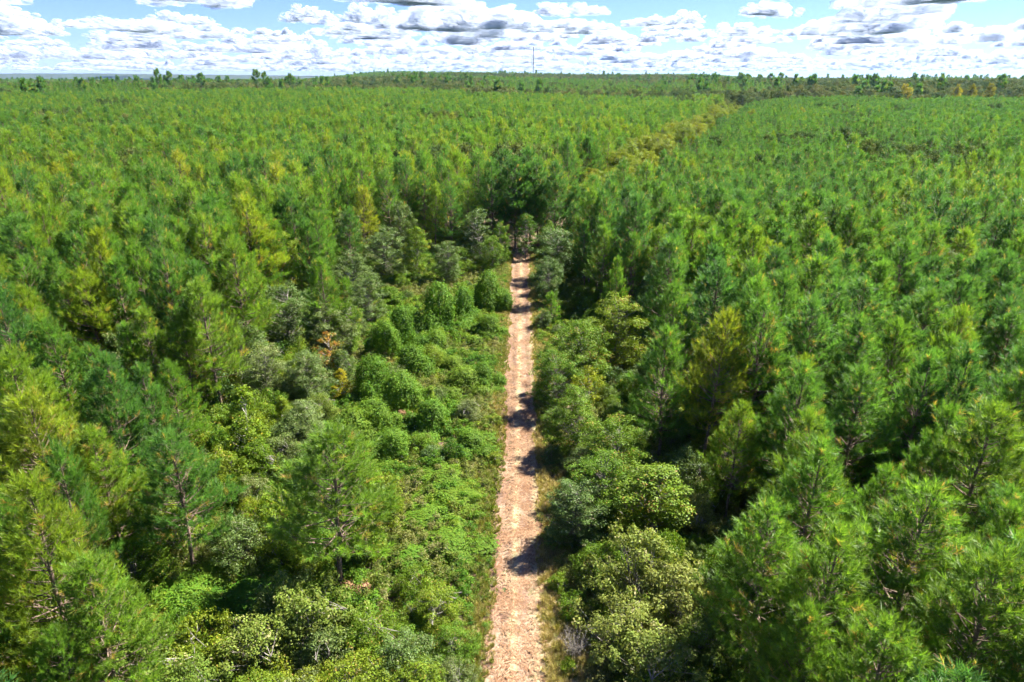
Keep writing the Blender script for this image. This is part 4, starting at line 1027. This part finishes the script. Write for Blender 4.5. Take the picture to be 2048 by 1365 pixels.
# thin vapour: every lump lets light through, so edges are soft and thick parts dense
wis = t.noise(t.add('ShaderNodeTexCoord').outputs['Object'], .02, 4, .6)
tp_ = t.add('ShaderNodeBsdfTransparent'); mv = t.add('ShaderNodeMixShader'); t.put(mv.inputs[0], t.sm(wis, .3, .7, .17, .25)); t.put(mv.inputs[1], tp_); t.put(mv.inputs[2], mx)
t.put(t.add('ShaderNodeOutputMaterial').inputs[0], mv)
def ico(sub):
    g = (1 + 5 ** .5) / 2
    v = [(-1, g, 0), (1, g, 0), (-1, -g, 0), (1, -g, 0), (0, -1, g), (0, 1, g), (0, -1, -g), (0, 1, -g), (g, 0, -1), (g, 0, 1), (-g, 0, -1), (-g, 0, 1)]
    f = [(0, 11, 5), (0, 5, 1), (0, 1, 7), (0, 7, 10), (0, 10, 11), (1, 5, 9), (5, 11, 4), (11, 10, 2), (10, 7, 6), (7, 1, 8), (3, 9, 4), (3, 4, 2), (3, 2, 6), (3, 6, 8), (3, 8, 9), (4, 9, 5), (2, 4, 11), (6, 2, 10), (8, 6, 7), (9, 8, 1)]
    v = [np.array(p) / np.linalg.norm(p) for p in v]
    for _ in range(sub):
        c = {}; nf = []
        def md(a, b):
            k = (min(a, b), max(a, b))
            if k not in c: p = v[a] + v[b]; v.append(p / np.linalg.norm(p)); c[k] = len(v) - 1
            return c[k]
        for a, b, d in f:
            x_, y_, z_ = md(a, b), md(b, d), md(d, a); nf += [(a, x_, z_), (b, y_, x_), (d, z_, y_), (x_, y_, z_)]
        f = nf
    return np.array(v), np.array(f)
IV, IF = ico(2)
def make_cloud(seed):
    """Heap of lumps on a flat base, about 1.4 km long."""
    r = np.random.default_rng(seed); S_ = []
    cells = [(r.uniform(-520, 520), r.uniform(-260, 260), r.uniform(.45, 1.0)) for _ in range(int(r.integers(4, 8)))]
    for cx, cy, cs in cells:
        for j in range(46):
            lev = r.random() ** 1.3
            rad = (105 * (1 - .6 * lev) * r.uniform(.3, 1.05)) * (.6 + .5 * cs)
            sp = 190 * cs * (1 - .75 * lev) + 20
            c = np.array([cx + r.normal(0, sp * .75), cy + r.normal(0, sp * .75), lev * 300 * cs + rad * .15])
            S_.append((*c, rad))
    S_ = np.array(S_); V, F = [], []; k = 0; sq = np.array([1.1, 1.1, .85])
    for j, (x_, y_, z_, rad) in enumerate(S_):
        d = IV
        nz = 1 + .16 * np.sin(d[:, 0] * 5 + j) * np.sin(d[:, 1] * 6 + 2 * j) * np.sin(d[:, 2] * 5 + j * .7) + .07 * np.sin(d[:, 0] * 11 + d[:, 2] * 9 + j) 
        p = np.array([x_, y_, z_]) + d * (rad * nz)[:, None] * sq
        inside = (((p[:, None] - S_[None, :, :3]) / sq) ** 2).sum(2) < (S_[None, :, 3] * .9) ** 2
        inside[:, j] = False; hid = inside.any(1)
        f = IF if j % 2 else IF[~hid[IF].all(1)]
        p[:, 2] = np.where(p[:, 2] < 0, p[:, 2] * .12 + 14 * np.sin(p[:, 0] / 60) * np.sin(p[:, 1] / 70), p[:, 2])
        use = np.unique(f); mp_ = np.zeros(len(p), int); mp_[use] = np.arange(len(use))
        V.append(p[use]); F.append(mp_[f] + k); k += len(use)
    return mesh_from(f'cloud_{seed}', np.concatenate(V), tris=np.concatenate(F), mats=[M['cloud']], smooth_faces=True)
crng = np.random.default_rng(83); CP = []; BASE = 850.0
for d0, d1, sp, wide in [(0, 22000, 1300, math.pi), (22000, 75000, 2500, .82), (9300, 14500, 1900, .80)]:
    rr = d0 + sp / 2
    while rr < d1:
        nn = max(1, int(2 * wide * rr / sp))
        for q_ in range(nn):
            a = -wide + 2 * wide * (q_ + crng.uniform(-.45, .45)) / nn; r_ = rr + crng.normal(0, sp * .38)
            x, y = r_ * math.sin(a), r_ * math.cos(a)
            gapn = vnoise(x / 5200, y / 5200, 51)
            if crng.random() < .12 or (gapn < .20 and d0 != 9300): continue
            shx, shy = x - sdir.x / sdir.z * BASE, y - sdir.y / sdir.z * BASE        # where its shadow falls
            if math.hypot(shx, shy - 1400) < 3200: continue
            CP.append((x, y, BASE + crng.normal(0, 45), crng.uniform(.4, .85) * (1 + .8 * (crng.random() < .3)) * (1 if r_ < 22000 else 1.3)))
        rr += sp
CP = np.array(CP); n = len(CP)
scatter('clouds', [make_cloud(900 + i) for i in range(8)], CP[:, :3], crng.integers(0, 8, n), np.column_stack([np.zeros((n, 2)), crng.uniform(0, 6.28, n)]),
        np.column_stack([CP[:, 3] * crng.uniform(1.0, 1.7, n), CP[:, 3] * crng.uniform(.9, 1.4, n), CP[:, 3] * crng.uniform(.75, 1.05, n)]), np.full(n, .5), kind='stuff', label='scattered white cumulus clouds with blue-grey flat bases', category='clouds')

# ------------------------------------------------------------------ air
hz = bpy.data.meshes.new('haze'); x0, x1, y0, y1, z0, z1 = -15000, 15000, -300, 14000, -45, 190
hz.from_pydata([(x0, y0, z0), (x1, y0, z0), (x1, y1, z0), (x0, y1, z0), (x0, y0, z1), (x1, y0, z1), (x1, y1, z1), (x0, y1, z1)], [],
               [(0, 3, 2, 1), (4, 5, 6, 7), (0, 1, 5, 4), (1, 2, 6, 5), (2, 3, 7, 6), (3, 0, 4, 7)])
m = bpy.data.materials.new('haze_air'); m.use_nodes = True; t = NT(m.node_tree)
pv = t.add('ShaderNodeVolumePrincipled'); pv.inputs['Color'].default_value = (.30, .58, 1.0, 1); pv.inputs['Density'].default_value = 2.2e-5; pv.inputs['Anisotropy'].default_value = 0.2
t.l.new(pv.outputs[0], t.add('ShaderNodeOutputMaterial').inputs['Volume'])
hz.materials.append(m)
add_obj('haze', hz, kind='stuff', label='pale blue haze softening the far hills', category='haze')
